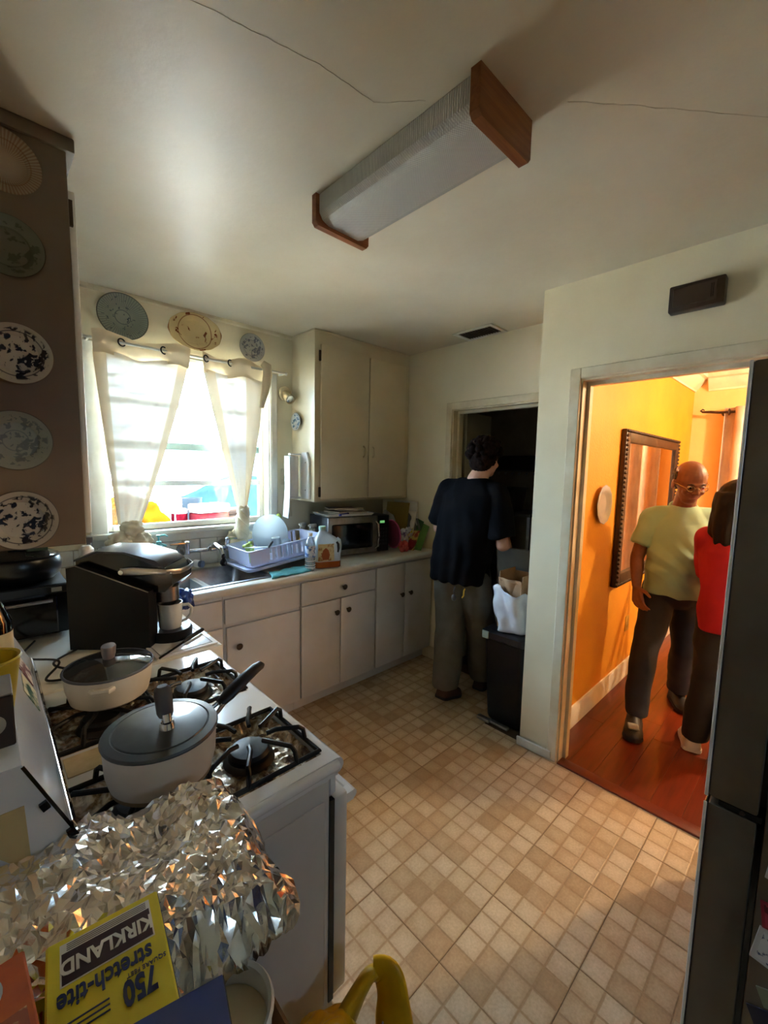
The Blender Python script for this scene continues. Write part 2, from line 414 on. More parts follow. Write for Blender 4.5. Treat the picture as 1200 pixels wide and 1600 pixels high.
# ------------------------------------------------------------------ base cabinets along the sink wall
def knob(parent, x, y, z):
    B().lathe([(.006, 0), (.006, .012), (.011, .016), (.017, .02), (.018, .024), (.013, .029), (.004, .031)], M=Matrix.Translation((x, y, z)) @ Matrix.Rotation(rad(90), 4, 'X'), seg=16, sx=1.0).build('knob', pewter, parent, True)
YF = 2.13
def unit(label, X0, X1, fronts, toe=True):
    t = thing('base_cabinet', label, 'cabinet', ((X0+X1)/2, YF+.28, 0))
    b = B(); b.box(X0, X0+.016, YF, 2.70, .10, .849); b.box(X1-.016, X1, YF, 2.70, .10, .849); b.box(X0+.016, X1-.016, YF, 2.70, .10, .118); b.box(X0+.016, X1-.016, 2.69, 2.70, .118, .849); b.box(X0+.016, X1-.016, YF, YF+.018, .118, .849); b.box(X0, X1, 2.195, 2.70, 0, .10); b.build('carcass', base_m, t, True)
    for kind, x0, x1, z0, z1, kn in fronts:
        o = B().box(x0+.002, x1-.002, YF-.019, YF-.0005, z0, z1, .003, 2).build(kind, base_m, t, True)
        if kn: knob(o, kn[0], YF-.019, kn[1])
    return t
unit('narrow white base cabinet in the corner left of the sink', .585, .872, [('drawer', .60, .868, .69, .822, None), ('door', .60, .868, .105, .672, None)])
unit('white base cabinet under the sink with one wide door', .874, 1.338, [('false_front', .878, 1.334, .69, .822, None), ('door', .885, 1.334, .105, .668, (.945, .56))])
unit('white base cabinet with one drawer above two doors', 1.34, 1.946, [('drawer', 1.342, 1.942, .69, .828, (1.655, .757)), ('door', 1.342, 1.636, .105, .68, (1.595, .60)), ('door', 1.640, 1.942, .105, .68, (1.69, .60))])
unit('white base cabinet with two tall doors below the microwave', 1.948, 2.553, [('door', 1.952, 2.236, .105, .828, (2.195, .60)), ('door', 2.240, 2.545, .105, .828, (2.285, .60))])
# corner unit beside the stove
t = thing('base_cabinet', 'white base cabinet between the stove and the sink corner', 'cabinet', (.25, 1.75, 0))
B().box(XL+.002, .545, 1.432, 2.70, .10, .849).box(XL+.002, .49, 1.432, 2.70, 0, .10).build('carcass', base_m, t, True)
o = B().box(.546, .563, 1.436, 2.09, .105, .82, .003, 1).build('door', base_m, t, True)

# worktop with sink cut-out
top_m = mat('cream_laminate_worktop', (222, 216, 200), .3, rgb2=(208, 200, 180), scale=9, bump=.05)
sx0, sx1, sy0, sy1 = .60, 1.17, 2.165, 2.575
t = thing('worktop', 'long cream laminate worktop around the sink, chipped at its front edge', 'worktop', (1.2, 2.4, .85))
b = B(); Z0, Z1 = .85, .89
b.box(.585, sx0, 2.10, 2.70, Z0, Z1).box(sx1, 2.554, 2.10, 2.70, Z0, Z1).box(sx0, sx1, 2.10, sy0, Z0, Z1).box(sx0, sx1, sy1, 2.70, Z0, Z1)
b.build('worktop_slab', top_m, t, True)
B().tube([(.56, 2.10, .868), (2.554, 2.10, .868)], .0215, 12).build('front_edge', white_m, t, True)
t = thing('worktop', 'short white worktop between the stove and the sink corner', 'worktop', (.25, 1.75, .85))
B().box(XL+.002, .584, 1.428, 2.70, Z0, Z1, .004, 2).build('worktop_slab', white_m, t, True)

# backsplash tiles under the sill
tl_m = mat('white_wall_tile', (216, 214, 206), .22, rgb2=(202, 198, 186), scale=12)
sp = struct(B().box(.10, 1.56, 2.698, YS, .891, 1.06).build('trim_5', mat('tile_grout', (168, 160, 142), .8)))
me1 = B().box(-.0525, .0525, -.004, .004, -.0405, .0405, .002, 2).mesh('backsplash_tile', tl_m)
for i in range(13):
    for j in range(2):
        o = bpy.data.objects.new('backsplash_tile', me1); COL.objects.link(o); o.parent = sp; o.location = (.16+i*.108, 2.694, .933+j*.0845)

# sink
t = thing('kitchen_sink', 'stainless steel sink basin set into the worktop below the window', 'sink', ((sx0+sx1)/2, 2.37, .69))
def rr(x0, x1, y0, y1, z, r, n=6):
    P = []
    for cx, cy, a0 in ((x1-r, y1-r, 0), (x0+r, y1-r, 90), (x0+r, y0+r, 180), (x1-r, y0+r, 270)):
        for k in range(n+1): a = rad(a0+90*k/n); P.append(Vector((cx+r*cos(a), cy+r*sin(a), z)))
    return P
i = .006
b = B(); b.loft([rr(sx0-.022, sx1+.022, sy0-.022, sy1+.022, .8905, .03), rr(sx0-.02, sx1+.02, sy0-.02, sy1+.02, .8945, .03), rr(sx0+i, sx1-i, sy0+i, sy1-i, .8945, .04), rr(sx0+.012, sx1-.012, sy0+.012, sy1-.012, .885, .045), rr(sx0+.03, sx1-.03, sy0+.03, sy1-.03, .71, .05), rr(sx0+.05, sx1-.05, sy0+.05, sy1-.05, .70, .05), rr(.88, .90, 2.36, 2.38, .698, .009)], cap=False)
b.build('basin', steel, t, True)
B().lathe([(.045, .0), (.045, .004), (.03, .004), (.028, .001), (.005, .0)], (.89, 2.37, .699), 20).build('drain_ring', chrome, t, True)

# wall faucet
t = thing('wall_faucet', 'chrome wall-mounted faucet with two lever handles above the sink', 'faucet', (1.0, 2.69, 1.0))
for x in (.865, 1.11):
    B().lathe([(.038, 0), (.036, .01), (.022, .016), (.018, .045), (.017, .075)], M=Matrix.Translation((x, 2.689, 1.005)) @ Matrix.Rotation(rad(90), 4, 'X')).build('escutcheon', steel, t, True)
B().tube([(.865, 2.615, 1.005), (.90, 2.605, 1.005), (.99, 2.60, 1.0), (1.075, 2.605, 1.005), (1.11, 2.615, 1.005)], .0115, 12).build('cross_pipe', chrome, t, True)
for x, d in ((.865, -1), (1.11, 1)):
    o = B().cyl((x, 2.615, .985), (x, 2.615, 1.05), .016, .014).ell((x, 2.615, 1.055), .018, .018, .012).build('valve', chrome, t, True)
    B().tube([(x, 2.612, 1.052), (x+d*.03, 2.608, 1.056), (x+d*.1, 2.60, 1.056)], [.008, .008, .0065], 10).build('lever_handle', chrome, o, True)
o = B().tube([(.99, 2.60, 1.0), (.99, 2.57, 1.03), (.992, 2.50, 1.045), (.995, 2.43, 1.03), (.997, 2.405, 1.0)], [.014, .015, .016, .014, .011], 12).build('spout', chrome, t, True)
B().lathe([(.011, 0), (.013, -.012), (.009, -.02), (.013, -.028), (.02, -.038), (.021, -.05), (.013, -.062), (.004, -.064)], (.997, 2.402, .998), 16).build('aerator', mat('dark_aerator', (40, 40, 44), .2, .8), o, True)

# ------------------------------------------------------------------ wall cabinets
t = thing('wall_cabinet', 'tall cream two-door wall cabinet above the microwave', 'cabinet', (2.1, 2.56, 1.28))
X0, X1, Yc0 = 1.638, 2.552, 2.418
b = B(); b.box(X0, X1, Yc0, 2.70, 1.282, 2.428); b.build('carcass', cab_m, t, True)
B().box(X0-.004, X1, Yc0-.006, 2.70, 2.41, 2.4285, .004, 1).build('top_moulding', cab_m, t, True)
d1 = B().box(1.682, 2.106, Yc0-.02, Yc0-.0008, 1.302, 2.335, .004, 2).build('door', cab_m, t, True)
d2 = B().box(2.116, 2.492, Yc0-.02, Yc0-.0008, 1.302, 2.325, .004, 2).build('door', cab_m, t, True)
pull = mat('tarnished_brass', (150, 120, 84), .4, .6, rgb2=(196, 184, 150))
for d, x, mm in ((d1, 2.058, pull), (d2, 2.152, cab_m)):
    B().tube([(x, Yc0-.02, 1.60), (x, Yc0-.038, 1.615), (x, Yc0-.04, 1.64), (x, Yc0-.038, 1.665), (x, Yc0-.02, 1.68)], [.007, .006, .008, .006, .007], 8).build('pull_handle', mm, d, True)
hing = mat('rusty_hinge', (74, 58, 42), .5, .5)
for z in (2.26, 1.35): B().box(1.668, 1.684, Yc0-.014, Yc0-.001, z-.035, z+.035, .003, 1).build('hinge', hing, d1, True)

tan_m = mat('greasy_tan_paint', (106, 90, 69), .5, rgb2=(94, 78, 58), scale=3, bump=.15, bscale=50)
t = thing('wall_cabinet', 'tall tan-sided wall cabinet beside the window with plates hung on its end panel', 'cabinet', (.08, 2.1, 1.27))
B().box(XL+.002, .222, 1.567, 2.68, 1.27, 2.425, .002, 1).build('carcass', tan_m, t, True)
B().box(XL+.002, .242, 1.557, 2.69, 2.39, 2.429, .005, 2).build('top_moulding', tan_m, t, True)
for y0, y1 in ((1.585, 2.06), (2.07, 2.54)):
    d = B().box(.2235, .241, y0, y1, 1.30, 2.30, .004, 2).build('door', white_m, t, True)
    yy = y1-.05 if y0 < 2 else y0+.07
    B().tube([(.241, yy, 1.60), (.262, yy, 1.615), (.268, yy, 1.65), (.262, yy, 1.685), (.241, yy, 1.70)], .005, 8).build('pull_handle', gloss_black, d, True)
    B().box(.223, .232, y0-.012, y0-.001, 2.2, 2.27).build('hinge', hing, d, True)

# ------------------------------------------------------------------ ceiling light, vent, chime, outlets
def wood(name, c1, c2, sc=(2, 30, 30), rough=.45):
    t = NT(name); v = t.coord(); mp = t.add('ShaderNodeMapping'); mp.inputs['Scale'].default_value = sc; t.l(v, mp.inputs[0])
    n = t.noise(mp.outputs[0], 2.5, 6, .6); t.l(t.ramp(n, [(.3, lin(c1)), (.7, lin(c2))]), t.p.inputs['Base Color'])
    t.p.inputs['Roughness'].default_value = rough; t.bump(n, .1, .001); return t.m
oak = wood('oak_end_cap', (120, 66, 30), (152, 92, 46))
def diffuser():
    t = NT('prismatic_acrylic'); p = t.p; v = t.coord(); p.inputs['Base Color'].default_value = lin((205, 206, 202)); p.inputs['Roughness'].default_value = .22
    sp_ = t.add('ShaderNodeSeparateXYZ'); t.l(v, sp_.inputs[0])
    a = t.math('SINE', t.math('MULTIPLY', sp_.outputs[0], 900)); c = t.math('SINE', t.math('MULTIPLY', sp_.outputs[1], 900))
    h = t.math('MULTIPLY', a, c); t.bump(h, .5, .002)
    k = t.math('MULTIPLY_ADD', h, .25, .5); t.l(t.mix(k, lin((168, 170, 168)), lin((226, 227, 222))), p.inputs['Base Color'])
    return t.m
t = thing('ceiling_light', 'switched-off fluorescent ceiling light with prismatic cover and brown wooden ends', 'ceiling light', (.975, .955, 2.43))
prof = [(.872, 2.429), (.872, 2.372), (.885, 2.352), (.91, 2.342), (1.04, 2.342), (1.065, 2.352), (1.078, 2.372), (1.078, 2.429)]
B().prism(prof, 'Y', .645, 1.262).build('diffuser', diffuser(), t, True, .5)
B().box(.90, 1.05, .66, 1.25, 2.42, 2.4295).build('mounting_plate', white_m, t, True)
for y0, y1, z in ((.618, .645, 2.322), (1.262, 1.285, 2.330)):
    B().prism([(.858, 2.4295), (.858, z+.012), (.868, z), (1.082, z), (1.092, z+.012), (1.092, 2.4295)], 'Y', y0, y1).build('end_cap', oak, t, True)

t = thing('ceiling_vent', 'white slatted air vent in the ceiling above the dark doorway', 'vent', (2.44, 1.69, 2.43))
b = B(); b.box(2.345, 2.54, 1.535, 1.56, 2.422, 2.4295, .002, 1).box(2.345, 2.54, 1.815, 1.84, 2.422, 2.4295, .002, 1).box(2.345, 2.372, 1.56, 1.815, 2.422, 2.4295, .002, 1).box(2.513, 2.54, 1.56, 1.815, 2.422, 2.4295, .002, 1); b.build('vent_frame', white_m, t, True)
B().box(2.372, 2.513, 1.56, 1.815, 2.4285, 2.4295).build('vent_backing', mat('vent_dark', (40, 34, 26), .9), t, True)
sl = mat('vent_slat_paint', (130, 116, 92), .5)
for k in range(13): B().box(2.374, 2.511, -.006, .006, -.0008, .0008, M=Matrix.Translation((0, 1.571+k*.0195, 2.4245)) @ Matrix.Rotation(rad(38), 4, 'X')).build('slat', sl, t, True)

t = thing('door_chime', 'dark brown door chime box high on the wall above the dining doorway', 'door chime', (2.1, .43, 2.22))
brn = mat('dark_brown_plastic', (44, 28, 18), .4, rgb2=(56, 36, 24))
B().box(2.068, 2.1165, .338, .52, 2.172, 2.275, .006, 2).build('case', brn, t, True)
B().box(2.064, 2.069, .362, .505, 2.19, 2.262, .002, 1).build('front_panel', mat('brown_grille', (58, 40, 26), .5), t, True)
for y in (.372, .378): B().box(2.062, 2.0645, y, y+.002, 2.2, 2.25).build('groove', gloss_black, t, True)

def outlet(label, x, z, X=None):
    t = thing('wall_outlet', label, 'outlet', (x, YS, z))
    B().box(x-.036, x+.036, 2.699, 2.7055, z-.058, z+.058, .004, 2).build('cover_plate', trim_m, t, True)
    for dz_ in (-.02, .02):
        o = B().box(x-.016, x+.016, 2.697, 2.6992, z+dz_-.014, z+dz_+.014, .003, 2).build('socket', white_m, t, True)
        for dx in (-.006, .006): B().box(x+dx-.001, x+dx+.001, 2.6964, 2.6971, z+dz_-.005, z+dz_+.005).build('slot', dark_m, o, True)
outlet('upper cream wall outlet right of the window, behind the paper towels', 1.587, 1.447)
outlet('lower cream wall outlet right of the window near the dish rack', 1.60, 1.215)

# spot lamp right of the window
t = thing('wall_spotlight', 'small cream wall spotlight right of the window', 'lamp', (1.585, YS, 2.02))
lm = mat('cream_lamp_enamel', (214, 196, 160), .3, rgb2=(190, 168, 128))
B().lathe([(.052, 0), (.052, .01), (.044, .018), (.012, .022)], M=Matrix.Translation((1.582, 2.7055, 2.03)) @ Matrix.Rotation(rad(90), 4, 'X')).build('wall_base', lm, t, True)
MM = Matrix.Translation((1.575, 2.655, 2.005)) @ Matrix.Rotation(rad(125), 4, 'X')
o = B().lathe([(.012, -.045), (.026, -.04), (.03, .0), (.034, .045), (.031, .045), (.026, .01), (.004, 0)], M=MM).build('lamp_head', lm, t, True)
B().lathe([(.004, .03), (.026, .03), (.026, .038), (.004, .042)], M=MM).build('bulb', chrome, o, True)
B().cyl((1.58, 2.69, 2.03), (1.577, 2.66, 2.015), .008).build('arm', lm, t, True)

# paper towel holder and roll on the cabinet side
hw = mat('white_plastic', (232, 232, 230), .35, rgb2=(220, 220, 216))
t = thing('towel_holder', 'white plastic paper towel holder screwed to the cabinet side', 'holder', (1.62, 2.52, 1.45))
b = B(); b.prism([(2.46, 1.30), (2.555, 1.30), (2.565, 1.33), (2.565, 1.58), (2.545, 1.62), (2.49, 1.62), (2.46, 1.55)], 'X', 1.620, 1.6375); b.build('back_plate', hw, t, True)
for z in (1.305, 1.605): B().box(1.535, 1.622, 2.555, 2.585, z-.006, z+.006, .004, 2).build('arm', hw, t, True)
for z in (1.36, 1.55): B().cyl((1.6205, 2.50, z), (1.6185, 2.50, z), .004, seg=10).build('screw', dark_m, t, True)
pt = mat('paper_towel', (240, 240, 238), .9, rgb2=(228, 228, 226), bump=.3, bscale=150)
t = thing('paper_towel_roll', 'white paper towel roll hanging upright beside the window', 'paper towel', (1.56, 2.57, 1.31))
B().lathe([(.019, 0), (.040, 0), (.040, .28), (.019, .28), (.019, 0)], (1.56, 2.57, 1.313), 24, cap=False).build('roll', pt, t, True)
B().lathe([(.0165, 0), (.0188, 0), (.0188, .284), (.0165, .284), (.0165, 0)], (1.56, 2.57, 1.311), 16, cap=False).build('core', mat('card_tube', (120, 96, 68), .8), t, True)
o = B().grid(lambda u, v: Vector((1.5185+.01*sin(v*4)*v, 2.53+.075*u+.012*v, 1.585-.42*v+.008*u)), 6, 12).build('loose_sheet', pt, t, True); solidify(o, .0012)

# ------------------------------------------------------------------ hung plates
def platemat(name, base, ink, rim, R, thr=.56, sc=28, ringr=(.62, .68), fl=0, ink2=None):
    t = NT(name); v = t.coord(); sp_ = t.add('ShaderNodeSeparateXYZ'); t.l(v, sp_.inputs[0])
    rr_ = t.math('DIVIDE', t.math('SQRT', t.math('ADD', t.math('POWER', sp_.outputs[0], 2.0), t.math('POWER', sp_.outputs[1], 2.0))), R)
    n = t.noise(v, sc, 3, .5, .4)
    blot = t.ramp(n, [(thr, (0, 0, 0, 1)), (thr+.04, (1, 1, 1, 1))])
    c = t.mix(t.noise(v, 9, 4), lin(base), lin(tuple(x*.86 for x in base)))
    inn = t.ramp(rr_, [(.80, (1, 1, 1, 1)), (.86, (0, 0, 0, 1))])
    c = t.mix(t.math('MULTIPLY', blot, inn), c, lin(ink))
    a = t.math('LESS_THAN', t.math('ABSOLUTE', t.math('SUBTRACT', rr_, ringr[0])), .018)
    b_ = t.math('GREATER_THAN', rr_, .955)
    c = t.mix(t.math('MULTIPLY', a, .7), c, lin(ink)); c = t.mix(t.math('MULTIPLY', b_, .8), c, lin(rim))
    if fl:
        an = t.math('ARCTAN2', sp_.outputs[1], sp_.outputs[0]); s_ = t.math('SINE', t.math('MULTIPLY', an, float(fl)))
        k = t.math('MULTIPLY', t.math('MULTIPLY_ADD', s_, .5, .5), t.ramp(rr_, [(.25, (0, 0, 0, 1)), (.5, (1, 1, 1, 1))]))
        c = t.mix(t.math('MULTIPLY', k, .6), c, lin(ink2 or rim))
    t.l(c, t.p.inputs['Base Color']); t.p.inputs['Roughness'].default_value = .25
    return t.m
def plate(label, loc, R, m, rot=(rad(90), 0, 0), sx=1.0, sy=1.0, scallop=0, depth=.018, group='plates hung on the walls', name='wall_plate', profile=None):
    o = thing(name, label, 'plate', loc, rot=rot, group=group)
    prof = profile or [(.0, 0), (.45*R, 0), (.60*R, .002), (.68*R, depth*.55), (R*.98, depth), (R, depth+.002), (R*.985, depth+.004), (.70*R, depth*.55+.005), (.60*R, .006), (.45*R, .005), (0, .005)]
    b = B(); seg = 48; rings = []
    for r, z in prof:
        r = max(r, 1e-4); rg = []
        for k in range(seg):
            a = 2*pi*k/seg; q = 1+(scallop*cos(a*12)*(r/R)**4 if scallop else 0)
            rg.append(Vector((r*q*cos(a)*sx, r*q*sin(a)*sy, z)))
        rings.append(rg)
    b.loft(rings, cap=False); pl = b.build('plate_dish', m, o)
    h = B().lathe([(R*.40, -.004), (R*.44, -.004), (R*.44, .001), (R*.40, .001), (R*.40, -.004)], seg=24, cap=False, sx=sx, sy=sy).build('foot_ring', m, o)
    return o
yp = 1.5555
pm1 = platemat('cream_plate_brown_rope', (156, 138, 112), (126, 98, 70), (92, 54, 30), .083, .78, 30, (.66, .7), 60, (110, 70, 42))
pm2 = platemat('green_grey_plate', (104, 108, 92), (72, 76, 60), (60, 46, 40), .08, .55, 34, (.6, .6))
pm3 = platemat('blue_landscape_plate', (170, 164, 152), (18, 20, 38), (88, 64, 48), .082, .53, 58, (.72, .7))
pm4 = platemat('pale_grey_plate', (134, 142, 138), (92, 102, 104), (82, 74, 64), .082, .54, 70, (.34, .5))
pm5 = platemat('blue_sprig_plate', (158, 154, 148), (16, 20, 38), (64, 54, 50), .084, .54, 62, (.78, .7))
g5 = 'plates hung on the end panel of the wall cabinet'
plate('cream plate with brown rope rim, topmost on the cabinet end panel', (.085, yp, 2.29), .078, pm1, group=g5)
plate('dark grey-green plate, second from the top on the cabinet end panel', (.082, yp, 2.082), .078, pm2, group=g5)
plate('white plate with dark blue landscape, middle of the cabinet end panel', (.085, yp, 1.808), .081, pm3, group=g5)
plate('pale grey-blue patterned plate, second from the bottom on the cabinet end panel', (.072, yp, 1.576), .081, pm4, group=g5)
plate('white plate with dark blue sprigs, lowest on the cabinet end panel', (.074, yp, 1.356), .083, pm5, group=g5)
pw1 = platemat('fluted_grey_green', (150, 160, 150), (70, 82, 92), (78, 74, 62), .122, .62, 60, (.3, .3), 56, (96, 108, 104))
pw2 = platemat('cream_platter', (222, 200, 146), (120, 62, 28), (140, 86, 40), .155, .62, 26, (.62, .6))
pw3 = platemat('small_grey_white', (176, 176, 172), (88, 92, 106), (104, 96, 88), .09, .54, 60, (.55, .6))
g3 = 'plates hung above the window'
plate('large fluted grey-green plate above the window, left of the oval platter', (.593, 2.692, 2.298), .122, pw1, rot=(rad(86), 0, 0), group=g3)
plate('oval cream platter with brown transfer pattern above the window', (.968, 2.692, 2.305), .155, pw2, rot=(rad(87), rad(-4), 0), sy=.70, scallop=.012, group=g3)
plate('small grey and white plate above the right end of the window', (1.326, 2.692, 2.288), .088, pw3, group=g3)
pw4 = platemat('little_blue_white', (206, 208, 204), (58, 92, 120), (120, 112, 96), .062, .52, 50, (.5, .6))
plate('little blue and white plate on the side of the cream wall cabinet', (1.6325, 2.615, 1.834), .062, pw4, rot=(rad(90), 0, rad(-90)), group='plates hung on the walls')
# ------------------------------------------------------------------ curtains
def sheer(name, rgb, clear, tl_frac, slub=True):
    t = NT(name); t.n.remove(t.p); v = t.coord()
    mp = t.add('ShaderNodeMapping'); mp.inputs['Scale'].default_value = (8, 1, 190); t.l(v, mp.inputs[0])
    n = t.noise(mp.outputs[0], 1.0, 3)
    k = t.math('ADD', t.math('MULTIPLY', t.math('SUBTRACT', n, .5), -.14 if slub else -.04), clear)
    k = t.math('MAXIMUM', t.math('MINIMUM', k, 1.0), 0.0)
    tr = t.add('ShaderNodeBsdfTransparent'); d = t.add('ShaderNodeBsdfDiffuse'); tl = t.add('ShaderNodeBsdfTranslucent')
    d.inputs[0].default_value = lin(rgb); tl.inputs[0].default_value = lin(rgb)
    a = t.add('ShaderNodeMixShader'); a.inputs[0].default_value = tl_frac; t.l(d.outputs[0], a.inputs[1]); t.l(tl.outputs[0], a.inputs[2])
    b_ = t.add('ShaderNodeMixShader'); t.l(k, b_.inputs[0]); t.l(a.outputs[0], b_.inputs[1]); t.l(tr.outputs[0], b_.inputs[2])
    t.l(b_.outputs[0], t.out.inputs[0]); return t.m
sheer_m = sheer('sheer_voile', (238, 232, 218), .024, .05)
hem_m = sheer('doubled_voile', (232, 216, 184), .004, .052, False)
ROD = (2.152, 2.636)
t = thing('curtain_rod', 'thin white curtain rod across the top of the window', 'curtain rod', (1.0, 2.64, 2.15))
B().cyl((.40, ROD[1], ROD[0]), (1.548, ROD[1], ROD[0]), .0075, seg=12).build('rod', white_m, t, True)
B().ell((1.552, ROD[1], ROD[0]), .011).build('finial', white_m, t, True)
B().ell((.396, ROD[1], ROD[0]), .011).build('finial', white_m, t, True)
for x in (.425, 1.535): B().box(x-.006, x+.006, 2.645, 2.704, 2.144, 2.16, .002, 1).build('bracket', white_m, t, True)
def lerp(a, c, t): return a+(c-a)*t
def curtain(label, top, bot, zt, zb, rings, npl, knot, seed, hw=(.10, .10), swirl=0):
    th = thing('window_curtain', label, 'curtain', (knot[0], knot[1], knot[2]), group='tied sheer curtains at the kitchen window')
    def P(u, v):
        e = v**1.15
        x = lerp(lerp(top[0], bot[0], e), lerp(top[1], bot[1], e), u)
        amp = .018*(1-v)+.012
        y = lerp(2.636, knot[1], v) + amp*sin(u*2*pi*npl+seed)*(.35+.65*v) + .01*nz((u*3, v*3, seed), 1.5) - .012*sin(pi*v)
        z = lerp(zt, zb, v) + .012*sin(u*pi*3+seed)*(1-v)
        return Vector((x, y, z))
    o = B().grid(lambda u, v: P(hw[0]+u*(1-hw[0]-hw[1]), .075+v*.925), 60, 44).build('sheer_panel', sheer_m, th, True, 3.2)
    o = B().grid(lambda u, v: P(u*hw[0], .075+v*.925), 10, 44).build('side_hem', hem_m, th, True, 3.2)
    o = B().grid(lambda u, v: P(1-hw[1]+u*hw[1], .075+v*.925), 10, 44).build('side_hem', hem_m, th, True, 3.2)
    def H(u, v):
        p = P(u, v*.075*1.02); x = p.x
        p.y = 2.636 + .026*sin((x-rings[0])/(rings[1]-rings[0])*pi + pi/2*0)*(1 if True else 0)
        p.z = zt + .028 - .115*v + .010*sin(u*9+seed) + (.006*nz((u*6, 0, seed)))
        return p
    B().grid(H, 50, 8).build('header_band', hem_m, th, True, 3.2)
    for x in rings:
        B().tube([(x+.004*sin(a), ROD[1]-.004+.017*cos(a)*.4, ROD[0]+.0185*sin(a)) if False else (x+.0185*cos(a), ROD[1]-.006+.012*cos(a), ROD[0]+.0185*sin(a)) for a in [2*pi*k/20 for k in range(20)]], .0038, 8, loop=True).build('grommet', mat('dark_grommet', (52, 48, 44), .35, .7), th, True)
    return th
cloth_m = mat('cream_voile_bunched', (226, 214, 186), .85, rgb2=(206, 190, 158), scale=14, bump=.4, bscale=60, bdist=.004)
def bunch(parent, name, c, r, seed, amp=.35, fold=6, m=cloth_m):
    b = B(); NU, NV = 40, 22
    def f(u, v):
        a = 2*pi*u; ph = -pi/2+pi*v; q = max(cos(ph), 1e-3)
        d = Vector((q*cos(a), q*sin(a), sin(ph)))
        k = 1 + amp*.5*sin(fold*a + 3*sin(ph*2+seed)+seed)*q*.5 + amp*nz(d*2.2, 1, seed)
        return Vector((c[0]+r[0]*d.x*k, c[1]+r[1]*d.y*k, c[2]+r[2]*d.z*k))
    return b.grid(f, NU, NV, True).build(name, m, parent, True, 3.2)
cu = curtain('left sheer curtain, knotted low above the soap bottle', (.435, .915), (.515, .625), 2.16, 1.19, (.571, .776), 2.5, (.575, 2.615, 1.15), .4, (.13, .10))
bunch(cu, 'knot', (.575, 2.60, 1.165), (.055, .05, .045), 2, .3, 5)
bunch(cu, 'tail', (.595, 2.60, 1.095), (.072, .05, .058), 5, .4, 7)
bunch(cu, 'tail', (.515, 2.60, 1.10), (.055, .05, .055), 8, .4, 6)
cu = curtain('right sheer curtain, twisted into a knot beside the dish rack', (.985, 1.395), (1.185, 1.245), 2.155, 1.24, (1.009, 1.157), 2.2, (1.215, 2.615, 1.2), 1.9, (.16, .34))
b = B()
for s_ in range(3):
    pts = []; rr_ = []
    for k in range(26):
        q = k/25; a = q*2*pi*1.1 + s_*2*pi/3
        pts.append((1.222-.02*q+.017*cos(a), 2.61+.017*sin(a), 1.25-.19*q)); rr_.append(.024+.010*q)
    b.tube(pts, rr_, 12)
b.build('twist', cloth_m, cu, True, 3.2)
bunch(cu, 'tail', (1.185, 2.635, 1.02), (.07, .042, .085), 3, .4, 8)
bunch(cu, 'tail', (1.245, 2.64, 1.03), (.06, .04, .07), 6, .35, 6)
B().tube([(1.37, 2.625, 2.19), (1.395, 2.61, 2.17), (1.40, 2.61, 2.12), (1.385, 2.615, 2.02), (1.36, 2.62, 1.9)], [.02, .03, .03, .026, .014], 10, flat=.5).build('bunched_edge', hem_m, cu, True, 3.2)

# ------------------------------------------------------------------ around the sink
def bottle(name, label, cat, loc, prof, m, cap=None, capm=None, group=None, seg=24):
    t = thing(name, label, cat, loc, group=group)
    B().lathe(prof, seg=seg).build('bottle_body', m, t)
    if cap: B().lathe(cap, seg=seg).build('cap', capm, t)
    return t
teal_m = glass('teal_soap', (120, 214, 220), .2, haze=.45, hazecol=(90, 205, 215))
t = bottle('soap_pump', 'turquoise soap pump bottle below the window, left of the faucet', 'soap bottle', (.708, 2.60, .891), [(.001, 0), (.03, 0), (.032, .01), (.03, .05), (.022, .10), (.018, .14), (.026, .165), (.012, .175)], teal_m, [(.012, .172), (.014, .176), (.014, .19), (.006, .194), (.005, .215), (.011, .217), (.011, .228), (.003, .23)], mat('turquoise_plastic', (128, 220, 224), .3))
B().tube([(0, 0, .223), (.03, -.008, .226), (.045, -.012, .217)], [.006, .005, .0035], 8).build('nozzle', MATS['turquoise_plastic'], t)
B().tube([(-.03, .01, .175), (-.01, 0, .168), (.02, -.005, .17), (.038, -.01, .163)], [.006, .008, .008, .005], 8).build('collar', MATS['turquoise_plastic'], t)
bottle('white_bottle', 'squat white cleaner bottle between the soap pump and the coffee maker', 'bottle', (.592, 2.56, .891), [(.001, 0), (.034, 0), (.036, .008), (.036, .08), (.03, .105), (.016, .125), (.014, .135)], hw, [(.017, .132), (.018, .135), (.018, .16), (.015, .165), (.002, .166)], hw)
bottle('glass_jar', 'clear glass jar with grey lid in the corner left of the curtain knot', 'jar', (.452, 2.57, .891), [(.001, 0), (.03, 0), (.035, .02), (.035, .13), (.026, .155), (.026, .16)], glass('jar_glass', (214, 224, 224), .25, haze=.35), [(.028, .158), (.029, .16), (.029, .19), (.026, .193), (.001, .193)], mat('grey_lid', (120, 120, 118), .4))
bottle('glass_bottle', 'slim clear bottle with grey cap by the cabinet edge', 'bottle', (.378, 2.58, .891), [(.001, 0), (.026, 0), (.028, .01), (.028, .15), (.018, .19), (.012, .21), (.012, .225)], glass('bottle_glass', (220, 226, 226), .25, haze=.3), [(.014, .222), (.015, .224), (.015, .25), (.002, .252)], mat('grey_lid', (120, 120, 118), .4))
bottle('drinking_glass', 'small drinking glass standing under the left curtain knot', 'glass', (.525, 2.61, .891), [(.001, 0), (.028, 0), (.034, .11), (.032, .11), (.026, .006), (.001, .006)], glass('tumbler_glass', (226, 234, 236), .25, haze=.2))
t = thing('bottle_cap', 'white and blue-grey screw cap lying behind the sink', 'cap', (.925, 2.625, .897), rot=(rad(90), 0, rad(35)))
B().lathe([(.001, -.02), (.022, -.02), (.024, -.016), (.024, .012), (.02, .018)], (0, .02, 0), 20).build('cap_body', hw, t)
